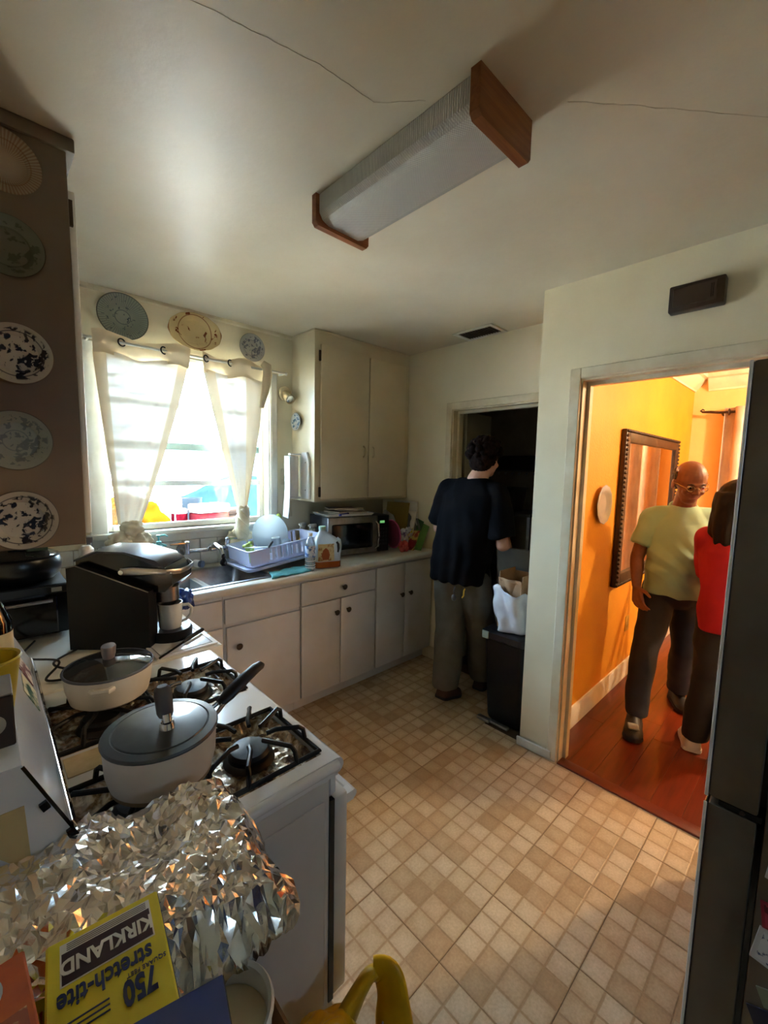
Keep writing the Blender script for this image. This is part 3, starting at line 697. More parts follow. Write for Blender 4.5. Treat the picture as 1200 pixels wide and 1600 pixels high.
B().lathe([(.02, .018), (.022, .022), (.021, .04), (.001, .042)], (0, .02, 0), 20).build('cap_tip', mat('blue_grey_plastic', (120, 132, 158), .4), t)

# dish rack
rk = mat('pale_lilac_plastic', (206, 212, 236), .35, rgb2=(196, 202, 228), scale=3)
TL = -rad(6.2)
t = thing('dish_rack', 'pale lilac plastic dish rack on a drip tray beside the sink', 'dish rack', (1.115, 2.29, .905), rot=(0, TL, 0))
L, Wd = .52, .30
b = B(); b.loft([rr(-.03, L+.02, -.03, Wd+.02, .0, .04), rr(-.04, L+.03, -.04, Wd+.03, .02, .045), rr(-.034, L+.024, -.034, Wd+.024, .02, .04), rr(-.02, L+.01, -.02, Wd+.01, .006, .035), rr(L/2-.02, L/2+.02, Wd/2-.02, Wd/2+.02, .005, .01)], cap=False); b.build('drip_tray', rk, t)
def ringat(z, g, r=.03): return rr(-g, L+g, -g, Wd+g, z, r)
bz0, bz1 = .012, .118
B().loft([ringat(bz1-.008, .012), ringat(bz1, .014), ringat(bz1, .004), ringat(bz1-.008, .003), ], loop=True).build('rim', rk, t)
B().loft([ringat(bz0, -.012), ringat(bz0+.022, -.010), ringat(bz0+.022, -.014), ringat(bz0, -.016)], loop=True).build('lower_band', rk, t)
B().loft([rr(.005, L-.005, .005, Wd-.005, bz0+.003, .03), rr(.005, L-.005, .005, Wd-.005, bz0+.006, .03)]).build('floor_panel', rk, t)
sm = B().prism([(-.011, bz0+.02), (.011, bz0+.02), (.012, bz1-.006), (-.010, bz1-.006)], 'Y', -.0015, .0015).mesh('slat', rk)
def slat(x, y, rz):
    o = bpy.data.objects.new('slat', sm); COL.objects.link(o); o.parent = t; o.location = (x, y, 0); o.rotation_euler = (0, 0, rz)
for k in range(13):
    x = .04+k*(L-.08)/12; slat(x, -.002, 0); slat(x, Wd+.002, 0)
b = B(); b.box(.0, .03, .0, .10, bz0+.02, bz1-.005); 
for yy in (-.002, Wd+.002):
    b2 = B(); b2.box(.0, .115, yy-.0016, yy+.0016, bz0+.02, bz1-.006).build('side_panel', rk, t)
B().box(-.003, 0, .01, Wd-.01, bz0+.02, bz1-.006).build('side_panel', rk, t)
B().box(L, L+.003, .01, Wd-.01, bz0+.02, bz1-.006).build('side_panel', rk, t)
b.b.free()
B().box(.118, .121, .0, .30, bz0+.006, bz1-.02).build('divider', rk, t)
TLM = Matrix.Translation((1.115, 2.29, .905)) @ Matrix.Rotation(TL, 4, 'Y')
def inrack(x, y, z): return TLM @ Vector((x, y, z))
fz = bz0+.0075
p = inrack(.255, .20, fz)
t = thing('frosted_plate', 'large frosted round plastic plate standing upright in the dish rack', 'plate', p, rot=(rad(80), TL, 0))
B().lathe([(.001, 0), (.085, 0), (.118, .008), (.128, .012), (.126, .014), (.085, .003), (.001, .003)], (0, .13, 0), 40, cap=False).build('plate_dish', glass('frosted_plastic', (232, 240, 240), .1, .3, haze=.62, hazecol=(226, 234, 236)), t)
def cup(label, x, y, h, r):
    p = inrack(x, y, fz); t = thing('plastic_cup', label, 'cup', p, rot=(0, TL, 0), group='upturned cups in the dish rack')
    gm = glass('cup_plastic', (236, 244, 248), .2, .1, haze=.4, hazecol=(232, 240, 246))
    B().lathe([(r, 0), (r*.86, h-.004), (r*.8, h), (.001, h), (.001, h-.003), (r*.8, h-.004), (r*.94, 0)], seg=24, cap=False).build('cup_wall', gm, t)
    B().lathe([(r*1.0, 0), (r*1.05, .003), (r*1.0, .006)], seg=24, cap=False).build('lip', gm, t)
cup('taller translucent cup upturned in the dish rack', .235, .11, .12, .034)
cup('shorter translucent cup upturned in the dish rack, nearest the front', .27, .05, .105, .036)
p = inrack(.06, .12, fz); grn_m = mat('pale_green_vegetable', (190, 206, 108), .5, rgb2=(150, 176, 70), scale=20)
t = thing('green_sprout', 'small cluster of pale green sprouts in the corner of the dish rack', 'vegetable', p, rot=(0, TL, 0))
for k in range(7): B().ell((random.uniform(-.025, .025), random.uniform(-.04, .04), .10+random.uniform(0, .015)), .014, .013, .012, 10, 6).build('bud', grn_m, t)
B().cyl((0, 0, 0), (0, 0, .095), .02, .028, 10).build('stalk', grn_m, t)
p = inrack(.1, .03, bz1+.006)
t = thing('kitchen_knife', 'knife with black handle lying across the rim of the dish rack', 'knife', p, rot=(0, TL, rad(20)))
B().tube([(.0, -.05, 0), (.04, -.028, .004), (.09, .0, .004)][::-1], [.008, .009, .007], 10, flat=.6).build('handle', dark_m, t)
B().prism([(-.002, -.055), (-.06, .05), (-.075, .09), (-.045, .06), (.014, -.035)], 'Z', .0, .0016).build('blade', steel, t)

# teal cloth
tc = mat('teal_dish_cloth', (110, 196, 208), .85, rgb2=(92, 178, 192), scale=18, bump=.5, bscale=160)
def clothf(u, v):
    x = 1.145+.27*u+.05*v-.02*v*u; y = 2.115+.13*v+.05*u*(1-v)*.3
    z = .899+.007*abs(nz((u*3, v*3, 1), 1.3))*2+.004*sin(u*7+v*3)
    if v < .12: z -= (.12-v)*.05
    return Vector((x, y-.012, z))
o = tag(B().grid(clothf, 26, 14).build('dish_cloth', tc, None, False, 3.2), 'folded teal dish cloth lying on the worktop right of the sink', 'cloth'); solidify(o, .006, -1)

# bottles on the worktop
t = bottle('water_bottle', 'clear water bottle standing in front of the dish rack', 'bottle', (1.425, 2.145, .891), [(.001, 0), (.026, 0), (.031, .006), (.031, .05), (.028, .075), (.031, .10), (.031, .15), (.029, .165), (.024, .185), (.013, .205), (.012, .215)], glass('pet_plastic', (226, 238, 244), .25, haze=.25), [(.013, .212), (.0145, .214), (.0145, .232), (.001, .233)], hw, seg=28)
B().lathe([(.0316, .085), (.0316, .155)], seg=28, cap=False).build('label', mat('blue_white_label', (206, 218, 234), .4, rgb2=(70, 112, 176), scale=40, contrast=(.52, .56)), t)
for z in (.02, .035, .06): B().lathe([(.0315, z), (.0322, z+.002), (.0315, z+.004)], seg=28, cap=False).build('ridge', MATS['white_plastic'], t)
t = thing('juice_jug', 'plastic jug with amber drink left in the bottom and green cap', 'jug', (1.56, 2.165, .891), rz=rad(-18))
jm = glass('hdpe', (226, 232, 232), .12, .3, haze=.55, hazecol=(228, 232, 228))
def jr(z, a, c, r=.03, ox=0): return [Vector((p.x+ox, p.y, z)) for p in rr(-a, a, -c, c, 0, r)]
B().loft([jr(0, .082, .045), jr(.008, .086, .048), jr(.10, .086, .048), jr(.15, .082, .046), jr(.19, .066, .04, .03, -.010), jr(.215, .035, .03, .025, -.022), jr(.23, .021, .021, .018, -.028), jr(.24, .019, .019, .018, -.028)]).build('jug_body', jm, t)
o = B().loft([jr(.003, .0868, .0488), jr(.042, .0868, .0488)]).build('amber_drink', mat('amber_drink', (158, 84, 26), .25, rgb2=(140, 72, 20)), t)
B().tube([(.07, 0, .18), (.084, 0, .165), (.09, 0, .13), (.088, 0, .095), (.078, 0, .075)], [.010, .013, .013, .012, .010], 10).build('handle', jm, t)
B().tube([(.052, -.046, .165), (.062, -.0475, .15), (.064, -.049, .12), (.06, -.049, .098)], [.006, .008, .008, .005], 8, flat=.3).build('handle_hole', mat('dark_gap', (42, 40, 38), .7), t)
B().lathe([(.022, .238), (.023, .24), (.023, .258), (.02, .262), (.001, .262)], (-.028, 0, 0), 20).build('cap', mat('mint_cap', (170, 210, 196), .4), t)
o = B().box(-.07, .035, -.0505, -.0487, .048, .155, .0006, 1).build('label', mat('juice_label', (206, 200, 158), .5, rgb2=(150, 110, 60), scale=30, contrast=(.5, .6)), t)
B().lathe([(.001, 0), (.02, 0), (.027, .03), (.018, .06), (.001, .075)], M=Matrix.Translation((-.02, -.0512, .055)) @ Matrix.Diagonal((1, .02, 1, 1)), seg=16).build('label_picture', mat('label_fruit', (150, 74, 30), .5), o)
def spray(label, loc, rz, body, trig):
    t = thing('spray_bottle', label, 'spray bottle', loc, rz, group='spray bottles by the microwave')
    B().loft([[Vector((p.x, p.y, z)) for p in rr(-a, a, -c, c, 0, min(a, c)*.7)] for z, a, c in ((0, .04, .026), (.01, .042, .028), (.09, .040, .027), (.13, .026, .022), (.165, .015, .015), (.185, .013, .013))]).build('bottle_body', body, t)
    o = B().lathe([(.016, .178), (.017, .18), (.017, .198), (.012, .202)], seg=16).box(-.032, .028, -.012, .012, .202, .228, .006, 2).box(-.046, -.03, -.007, .007, .214, .226, .003, 1).build('spray_head', trig, t)
    B().tube([(-.02, 0, .205), (-.032, 0, .19), (-.034, 0, .168), (-.028, 0, .158)], [.006, .005, .0045, .004], 8).build('trigger', trig, o)
spray('amber spray bottle with white trigger behind the jug, nearer the wall', (1.665, 2.60, .891), rad(20), mat('amber_cleaner', (214, 160, 74), .3, rgb2=(204, 148, 62)), hw)
spray('red-orange spray bottle with white trigger behind the jug, nearer the front', (1.685, 2.50, .891), rad(10), mat('red_cleaner', (196, 96, 70), .3, rgb2=(222, 170, 130), scale=12), hw)
t = thing('dish_brush', 'lilac dish brush with green head against the wall behind the dish rack', 'brush', (1.52, 2.675, .891))
B().box(-.03, .03, -.012, .008, 0, .24, .008, 2).build('brush_back', mat('lilac_plastic', (170, 170, 214), .5), t)
B().ell((-.01, -.005, .27), .022, .016, .03, 12, 8).build('brush_head', grn_m, t)
# ------------------------------------------------------------------ microwave and what lies on it
MR = rad(-8)
t = thing('microwave', 'black and steel microwave oven under the wall cabinet', 'microwave', (1.70, 2.34, .891), MR)
mw, md_, mh = .515, .29, .285
B().box(0, mw, .02, md_, .012, mh, .004, 2).build('case', mat('dark_microwave_case', (44, 44, 48), .4, .3), t)
ms = mat('microwave_steel', (150, 146, 140), .32, .9, rgb2=(128, 124, 118), scale=20)
o = B().box(0, mw*.80, 0, .0195, .012, mh-.003, .004, 2).build('door', ms, t)
B().box(.028, mw*.70, -.0015, .001, .055, mh-.05, .012, 3).build('door_window', gloss_black, o)
B().tube([(mw*.765, -.001, .045), (mw*.775, -.025, .06), (mw*.785, -.034, .14), (mw*.775, -.025, .22), (mw*.765, -.001, .238)], .009, 10).build('handle', chrome, o)
o = B().box(mw*.802, mw, 0, .0195, .012, mh-.003, .004, 2).build('control_panel', dark_m, t)
B().box(mw*.84, mw*.92, -.001, .0005, mh-.06, mh-.042).build('display', mat('green_display', (90, 150, 90), .4, emit=.3), o)
for r_ in range(5):
    for c_ in range(3): B().box(mw*.835+c_*.026, mw*.835+c_*.026+.018, -.001, .0006, .06+r_*.028, .06+r_*.028+.016, .001, 1).build('button', mat('dark_grey_button', (46, 46, 50), .5), o)
for x in (.05, mw-.05):
    for y in (.06, md_-.05): B().cyl((x, y, 0), (x, y, .014), .012, seg=12).build('foot', dark_m, t)
MM = Matrix.Translation((1.70, 2.34, .891)) @ Matrix.Rotation(MR, 4, 'Z')
t = thing('serving_tray', 'thin white tray lying on top of the microwave', 'tray', MM @ Vector((.18, .14, mh+.0005)), MR)
B().loft([rr(-.16, .2, -.12, .12, .0, .02), rr(-.175, .215, -.13, .13, .016, .02), rr(-.17, .21, -.126, .126, .017, .02), rr(-.157, .197, -.117, .117, .003, .02)]).build('tray_shell', hw, t)
zz = mh+.004
cols = [('white', (224, 222, 214)), ('tan', (186, 164, 130)), ('dark', (40, 38, 42)), ('grey', (150, 148, 146)), ('cream', (232, 220, 190)), ('brown', (104, 84, 62))]
lab = ['white booklet at the bottom of the paper pile on the microwave', 'tan magazine second from the bottom of the pile on the microwave', 'dark magazine lying third in the pile on the microwave', 'grey leaflet fourth in the pile on the microwave', 'cream envelope fifth in the pile on the microwave', 'brown notebook on top of the paper pile on the microwave']
for k, (nm, c) in enumerate(cols):
    th = [.012, .009, .008, .006, .004, .007][k]
    p = MM @ Vector((.22+.05*sin(k*2.2), .14+.012*cos(k*1.7), zz))
    o = thing('magazine' if k < 4 else ('envelope' if k == 4 else 'notebook'), lab[k], 'paper', p, MR+rad([4, -12, 18, -6, 25, -16][k]), group='papers piled on the microwave')
    B().box(-.10, .10, -.075, .075, .0006, th-.0012).build('pages', mat('page_edges', (222, 214, 196), .8), o)
    b = B(); b.box(-.102, .102, -.077, .077, th-.0012, th).box(-.102, .102, -.077, .077, 0, .0006); b.build('cover', mat('paper_'+nm, c, .6, rgb2=tuple(v*.8 for v in c), scale=20), o)
    zz += th+.0008
p = MM @ Vector((.12, .06, mh+.0045)); t = thing('marker_pen', 'blue marker pen lying on the tray on the microwave', 'pen', p, MR+rad(30))
B().cyl((-.05, -.03, .009), (.05, -.03, .009), .008, seg=12).build('barrel', mat('blue_pen', (40, 60, 180), .4), t)
B().cyl((.05, -.03, .009), (.075, -.03, .009), .0085, seg=12).build('cap', mat('blue_cap', (20, 30, 110), .4), t)

# pile at the right end of the worktop
def sheetobj(name, label, cat, f, m, nu=16, nv=16, th=.002, group='odds and ends piled at the end of the worktop'):
    o = tag(B().grid(f, nu, nv).build(name, m, None, False, 3.2), label, cat, group); solidify(o, th); return o
t = thing('hand_fan', 'round pink hand fan leaning on the right side of the microwave', 'fan', (2.285, 2.27, .893), rot=(0, rad(-4), rad(-10)))
pk = mat('pink_fan', (206, 70, 120), .5, rgb2=(188, 54, 104), scale=10)
B().lathe([(.001, -.002), (.105, -.002), (.108, 0), (.105, .002), (.001, .002)], M=Matrix.Translation((0, .03, .125)) @ Matrix.Rotation(rad(90), 4, 'Y'), seg=36).build('fan_disc', mat('maroon_fan_face', (120, 36, 66), .6, rgb2=(96, 28, 54)), t)
B().tube([(0, .03+.107*cos(a), .125+.107*sin(a)) for a in [2*pi*k/32 for k in range(32)]], .005, 8, loop=True).build('fan_rim', pk, t)
B().cyl((0, .13, .14), (.0, .23, .16), .007, seg=10).build('handle', pk, t)
t = thing('paper_flower', 'coral red ruffled flower at the front of the pile beside the microwave', 'flower', (2.31, 2.205, .892))
cr = mat('coral_fabric', (222, 104, 92), .8, rgb2=(196, 60, 60), scale=30)
for k in range(9):
    a = k*2*pi/9; b = B(); b.ell((.026*cos(a), .026*sin(a)*.7, .04+.022*sin(k*2.1)), .021, .017, .024, 10, 7); b.build('petal', cr, t)
B().ell((0, -.008, .042), .018, .016, .018, 12, 8).build('flower_centre', mat('pink_centre', (236, 160, 150), .8), t)
B().cyl((0, .01, .0), (0, .005, .04), .018, .014, 10).build('flower_base', cr, t)
b = B()
t = thing('garden_glove', 'pair of white and purple striped gloves stuffed behind the red flower', 'glove', (2.36, 2.24, .893), rz=rad(15))
gw = mat('white_glove', (214, 212, 220), .8, rgb2=(120, 104, 160), scale=26, contrast=(.5, .6))
B().caps((.0, 0, .05), (-.01, .01, .14), .036, .030).build('glove_palm', gw, t)
for k in range(4): B().caps((-.035+k*.02, -.01, .13), (-.075+k*.036, -.035, .185-.016*abs(k-1.5)), .011, .009).build('glove_finger', gw, t)
B().caps((.03, 0, .08), (.062, -.02, .12), .011, .009).build('glove_thumb', gw, t)
rdm = mat('red_cloth', (172, 30, 40), .8, rgb2=(130, 18, 28))
t = thing('red_cloth_bundle', 'dark red cloth bundle between the flower and the green folders', 'cloth', (2.39, 2.21, .893))
bunch(t, 'cloth_folds', (2.385, 2.205, .935), (.04, .03, .04), 4, .3, 5, rdm)
def leaning(name, label, cat, x, y, w_, h_, tilt, rz, m, th=.003, z=.893, wave=.0):
    t = thing(name, label, cat, (x, y, z), rot=(0, rad(tilt), rad(rz)), group='odds and ends piled at the end of the worktop')
    B().box(-th/2, th/2, -w_/2, w_/2, 0, h_, .0006, 1).build('sheet', m, t)
    B().box(th/2, th/2+.0012, -w_/2+.01, w_/2-.01, .01, h_-.01).build('inner_sheet', mat('cream_paper', (226, 216, 190), .8), t)
    B().cyl((0, -w_/2, h_), (0, w_/2, h_), th*.8, seg=8).build('fold_edge', m, t)
    return t
leaning('folder', 'bright green folder leaning right, nearest the flower', 'folder', 2.415, 2.225, .18, .24, 36, 12, mat('green_folder', (92, 140, 60), .5))
leaning('folder', 'olive yellow folder leaning behind the green folders', 'folder', 2.39, 2.40, .22, .36, 10, 10, mat('olive_folder', (140, 116, 40), .5, rgb2=(120, 98, 30)))
leaning('folder', 'dark green folder leaning right, behind the bright green folder', 'folder', 2.425, 2.29, .18, .26, 30, 10, mat('dark_green_folder', (60, 96, 52), .5))
leaning('picture_card', 'colourful patterned card leaning on the green folders', 'card', 2.375, 2.235, .13, .17, 34, 14, mat('patterned_card', (196, 170, 90), .5, rgb2=(150, 60, 50), scale=26, contrast=(.48, .54)))
leaning('paper_bag', 'white paper bag with yellow print leaning in the pile', 'paper bag', 2.385, 2.33, .20, .30, 20, 12, mat('white_paper', (220, 212, 196), .7, rgb2=(200, 190, 170), scale=9), .01)
leaning('sticky_note', 'bright yellow note stuck on the white paper bag', 'note', 2.372, 2.275, .09, .235, 26, 12, mat('yellow_note', (232, 208, 40), .6), .002)
leaning('white_board', 'plain white board stood against the wall behind the pile', 'board', 2.535, 2.40, .26, .36, -1, 0, white_m, .008, .892)
gb = mat('grey_cloth', (120, 118, 116), .85, rgb2=(96, 94, 92), scale=8, bump=.4, bscale=40)
t = thing('cloth_bag', 'grey cloth bag slumped over the top of the pile at the worktop end', 'bag', (2.47, 2.32, .893))
bunch(t, 'bag_body', (2.487, 2.36, 1.03), (.048, .10, .145), 11, .25, 5, gb)
B().tube([(2.49, 2.30, 1.13), (2.515, 2.26, 1.12), (2.525, 2.24, 1.05), (2.52, 2.23, .97), (2.515, 2.24, .91)], [.008, .01, .009, .008, .007], 8).build('bag_strap', gb, t, True)
t = thing('cloth_bag', 'pale grey cloth bag pushed between the pink fan and the white paper bag', 'bag', (2.33, 2.40, .893))
bunch(t, 'bag_body', (2.335, 2.42, 1.03), (.06, .08, .15), 15, .25, 6, mat('pale_grey_cloth', (176, 172, 166), .85, rgb2=(150, 146, 140), scale=8, bump=.4, bscale=40))
B().tube([(2.30, 2.40, 1.11), (2.33, 2.39, 1.16), (2.37, 2.385, 1.15), (2.385, 2.39, 1.10)], .006, 8).build('bag_strap', gb, t, True)

# ------------------------------------------------------------------ stove
enam = mat('white_stove_enamel', (224, 229, 236), .16, rgb2=(214, 216, 218), scale=3, coat=.2)
side_m = mat('stove_side_enamel', (206, 207, 208), .38, rgb2=(194, 193, 190), scale=3.5, contrast=(.35, .75))
iron = mat('cast_iron', (15, 14, 14), .45, .2, rgb2=(24, 22, 21), bump=.2)
def grime():
    t = NT('burnt_grease'); v = t.coord(); n = t.noise(v, 26, 6, .65, .6)
    t.l(t.ramp(n, [(.30, lin((26, 18, 12))), (.42, lin((84, 52, 26))), (.50, lin((160, 138, 110))), (.60, lin((216, 210, 200)))]), t.p.inputs['Base Color'])
    t.l(t.ramp(n, [(.40, (0, 0, 0, 1)), (.52, (.95, .95, .95, 1))]), t.p.inputs['Metallic']); t.p.inputs['Roughness'].default_value = .35
    t.bump(t.noise(v, 60, 4), .6, .004); return t.m
grime_m = grime()
SY0, SY1, SXF = .695, 1.418, .545
t = thing('gas_stove', 'white freestanding gas stove with greasy burner wells beside the foil', 'stove', (.24, 1.05, 0))
B().box(XL+.005, .515, SY0, SY1, .04, .845, .004, 1).build('body', side_m, t, True)
B().box(XL+.03, .50, SY0-.003, SY0-.0005, .10, .80, .002, 1).build('side_panel', side_m, t, True)
# cooktop: frame around two wells
wx0, wx1 = .075, .512; wells = ((.725, .972), (1.088, 1.335))
b = B(); b.box(XL+.005, wx0, SY0-.003, SY1+.003, .846, .886).box(wx1, SXF-.012, SY0-.003, SY1+.003, .846, .886)
ys = [SY0-.003, wells[0][0], wells[0][1], wells[1][0], wells[1][1], SY1+.003]
for k in (0, 2, 4): b.box(wx0, wx1, ys[k], ys[k+1], .846, .886)
b.build('cooktop', enam, t, True)
B().tube([(SXF-.014, SY0-.003, .868), (SXF-.014, SY1+.003, .868)], .018, 14).build('cooktop_front_edge', enam, t, True)
B().tube([(XL+.01, SY0-.004, .872), (SXF-.014, SY0-.004, .872)], .012, 12).build('cooktop_side_edge', enam, t, True)
B().box(.515, .533, SY0+.002, SY1-.002, .80, .845, .003, 1).build('control_panel', enam, t, True)
o = B().box(.528, .568, SY0+.004, SY1-.004, .285, .785, .005, 2).build('oven_door', side_m, t, True)
b = B(); b.tube([(.605, SY0+.03, .74), (.605, SY1-.03, .74)], .012, 10)
for y in (SY0+.04, SY1-.04): b.box(.566, .606, y-.012, y+.012, .728, .752)
b.build('door_handle', enam, o, True)
B().box(.566, .570, SY0+.12, SY1-.12, .36, .64, .001, 1).build('door_window', gloss_black, o, True)
for k in range(5):
    y = SY0+.10+k*.13
    B().lathe([(.02, 0), (.019, .02), (.012, .026), (.001, .026)], M=Matrix.Translation((.533, y, .823)) @ Matrix.Rotation(rad(90), 4, 'Y'), seg=16).build('control_knob', dark_m, t, True)
B().box(.515, .535, SY0+.01, SY1-.01, .07, .275, .004, 1).build('bottom_drawer', side_m, t, True)
B().box(.514, .527, SY0-.001, SY0+.012, .285, .79).build('door_gap', gloss_black, t, True)
# drip pans with crumpled foil
def pan(x0, x1, y0, y1, seed):
    def f(u, v):
        x = lerp(x0, x1, u); y = lerp(y0, y1, v); e = min(u, 1-u, v, 1-v)
        z = .8545 + .010*abs(nz((x, y, 0), 55, seed)) + .006*abs(nz((x, y, 0), 120, seed)) + max(0, .10-e)*.16
        return Vector((x, y, z))
    B().grid(f, 44, 30).build('drip_pan', grime_m, t, True, .25)
for (a, c), sd in zip(wells, (1, 9)):
    B().box(wx0, wx1, a, c, .8455, .8495).build('well_floor', iron, t, True)
    pan(wx0+.002, (wx0+wx1)/2-.002, a+.002, c-.002, sd); pan((wx0+wx1)/2+.002, wx1-.002, a+.002, c-.002, sd+4)
# burners and grates
capm = B().lathe([(.001, .0), (.052, .0), (.056, .004), (.05, .012), (.046, .014), (.046, .024), (.04, .031), (.02, .034), (.001, .034)], seg=28).mesh('burner', iron)
def grate_mesh():
    b = B(); h = .112; z0, z1 = .0, .033; r = .0052
    b.tube([(-h, -h, z0), (h, -h, z0), (h, h, z0), (-h, h, z0)], .006, 8, loop=True)
    for a, L0 in ((0, h), (90, h), (180, h), (270, h)):
        for off in (-.055, .055):
            c_, s_ = cos(rad(a)), sin(rad(a))
            def R(x, y, z): return (x*c_-y*s_, x*s_+y*c_, z)
            b.tube([R(L0, off, z0), R(L0-.004, off*.95, z1-.008), R(L0-.014, off*.9, z1), R(.055, off*.42, z1), R(.034, off*.30, z1-.004)], r, 8)
    return b.mesh('grate', iron)
gm_ = grate_mesh()
bx = (.185, .402); by = [(a+c)/2 for a, c in wells]
for x in bx:
    for y in by:
        o = bpy.data.objects.new('burner', capm); COL.objects.link(o); o.parent = t; o.location = Vector((x, y, .858))-t.location
        o = bpy.data.objects.new('grate', gm_); COL.objects.link(o); o.parent = t; o.location = Vector((x, y, .887))-t.location
GZ = .887+.033+.0055
stain = mat('stained_enamel', (206, 194, 160), .35, rgb2=(170, 150, 110), scale=14)
B().box(.09, .215, 1.0, 1.075, .8862, .8885, .001, 1).build('stained_plate', stain, t, True)
# backguard
bgp = [(XL+.008, .846), (.062, .846), (.070, .99), (.016, 1.118), (XL+.008, 1.118)]
bgo = B().prism(bgp, 'Y', SY0+.012, SY1-.012).build('backguard', enam, t, True)
n = Vector((.128, 0, .054)).normalized(); dwn = Vector((.054, 0, -.128)).normalized()
MF = Matrix(((0, dwn.x, n.x, .043), (1, 0, 0, 0), (0, dwn.z, n.z, 1.054), (0, 0, 0, 1)))  # local x->Y, y->down the face, z->normal
B().box(SY0+.014, SY1-.014, .052, .068, .0, .004, .001, 1, M=MF).build('chrome_strip', chrome, bgo, True)
for k in range(18): B().box(SY0+.05+k*.022, SY0+.064+k*.022, .058, .061, .0035, .0046, M=MF).build('vent_slot', gloss_black, bgo, True)
B().box(SY0+.0112, SY0+.0128, -.066, .07, -.0025, .0015, M=MF).build('end_seam', gloss_black, bgo, True)
B().box(SY0+.006, SY0+.012, -.004, .008, -.012, -.003, M=MF).build('end_clip', gloss_black, bgo, True)
B().box(SY0+.006, SY0+.016, .058, .072, -.008, .002, M=MF).build('end_clip', gloss_black, bgo, True)
B().box(1.05, 1.15, -.02, .035, .0005, .0015, M=MF).build('sticker', mat('picture_sticker', (196, 188, 150), .5, rgb2=(40, 84, 66), scale=24, contrast=(.46, .54)), bgo, True)
B().box(1.17, 1.27, -.035, .03, .0005, .0015, M=MF).build('sticker', mat('striped_sticker', (206, 196, 180), .5, rgb2=(96, 40, 40), scale=34, contrast=(.46, .54)), bgo, True)
B().prism([(-.06, 1.06), (.016, 1.06), (.02, .96)], 'Y', SY0+.0105, SY0+.012).build('yellow_stain', mat('yellowed_patch', (208, 190, 140), .5), bgo, True)

# pots
ivory = mat('ivory_enamel', (210, 202, 188), .28, rgb2=(196, 186, 168), scale=6)
gsil = mat('grey_silicone', (84, 84, 90), .6)
lidg = glass('smoked_lid_glass', (150, 156, 160), .3, .05, haze=.35, hazecol=(110, 114, 118))
t = thing('saute_pot', 'round ivory pot with glass lid on the rear burner near the coffee maker', 'pot', (.208, 1.225, GZ), rad(70))
B().lathe([(.001, 0), (.078, 0), (.092, .01), (.101, .045), (.104, .085), (.101, .085), (.097, .045), (.088, .014), (.001, .006)], seg=40, cap=False).build('pot_body', ivory, t)
for s_ in (-1, 1):
    B().tube([(s_*.098, -.024, .066), (s_*.114, -.016, .068), (s_*.114, .016, .068), (s_*.098, .024, .066)], [.007, .008, .008, .007], 8).build('ear_handle', ivory, t)
o = B().lathe([(.105, .0865), (.104, .0895), (.07, .104), (.03, .11), (.001, .111), (.001, .109), (.03, .108), (.07, .102), (.102, .0875), (.105, .0865)], seg=40, cap=False).build('glass_lid', lidg, t)
B().tube([(.1045*cos(a), .1045*sin(a), .088) for a in [2*pi*k/40 for k in range(40)]], .0035, 8, loop=True).build('lid_rim', gsil, o)
B().lathe([(.016, .110), (.017, .114), (.019, .122), (.021, .140), (.019, .144), (.001, .145)], seg=20, sx=1.15, sy=.85).build('lid_knob', mat('taupe_knob', (112, 104, 104), .45), o)
t.scale = (.93, .93, .93)
t = thing('saucepan', 'white saucepan with flat grey lid and long handle on the near rear burner', 'saucepan', (.22, .832, GZ))
cream = mat('warm_white_enamel', (214, 206, 198), .3, rgb2=(204, 194, 182), scale=7)
B().lathe([(.001, 0), (.072, 0), (.086, .008), (.094, .04), (.0965, .092), (.0935, .092), (.09, .04), (.082, .012), (.001, .006)], seg=44, cap=False).build('pan_body', cream, t)
B().lathe([(.076, .0015), (.0865, .0075), (.088, .016)], seg=44, cap=False).build('scorched_foot', mat('scorched_base', (150, 124, 92), .5), t)
dg = mat('dark_grey_lid', (58, 62, 66), .4, rgb2=(70, 74, 78), scale=9)
lg = mat('smoked_glass_top', (44, 48, 52), .28, rgb2=(64, 68, 72), scale=12, coat=.3)
o = B().lathe([(.001, .093), (.099, .093), (.1, .096), (.098, .1), (.084, .102), (.082, .1005), (.001, .1005)], seg=44).build('lid', dg, t)
B().lathe([(.001, .1008), (.0815, .1008), (.08, .103), (.04, .107), (.001, .1085)], seg=44).build('lid_glass', lg, o)
o2 = B().cyl((.004, -.022, .106), (.004, -.022, .118), .014, .011).cyl((.004, -.022, .118), (.004, -.018, .132), .0085).build('knob_stem', chrome, o)
B().loft([[Vector((p.x+.004, p.y-.012+(z-.13)*.3, z)) for p in rr(-a, a, -c, c, 0, min(a, c)*.95)] for z, a, c in ((.126, .012, .010), (.132, .0145, .0115), (.16, .0155, .0125), (.172, .0145, .0115), (.178, .009, .007))]).build('lid_handle', gsil, o)
hd = (cos(rad(14)), sin(rad(14)))
def hp(d, z, s_=0): return (hd[0]*d-hd[1]*s_, hd[1]*d+hd[0]*s_, z)
for s_ in (-.011, .011): B().tube([hp(.093, .07, s_*1.3), hp(.115, .076, s_), hp(.14, .088, s_*.5)], .0045, 8).build('handle_bracket', steel, t)
B().tube([hp(.128, .084), hp(.15, .094), hp(.19, .112), hp(.225, .124), hp(.24, .126), hp(.247, .124)], [.009, .0125, .0125, .011, .0095, .005], 12, flat=1.25).build('handle', mat('black_handle', (40, 38, 38), .45), t)
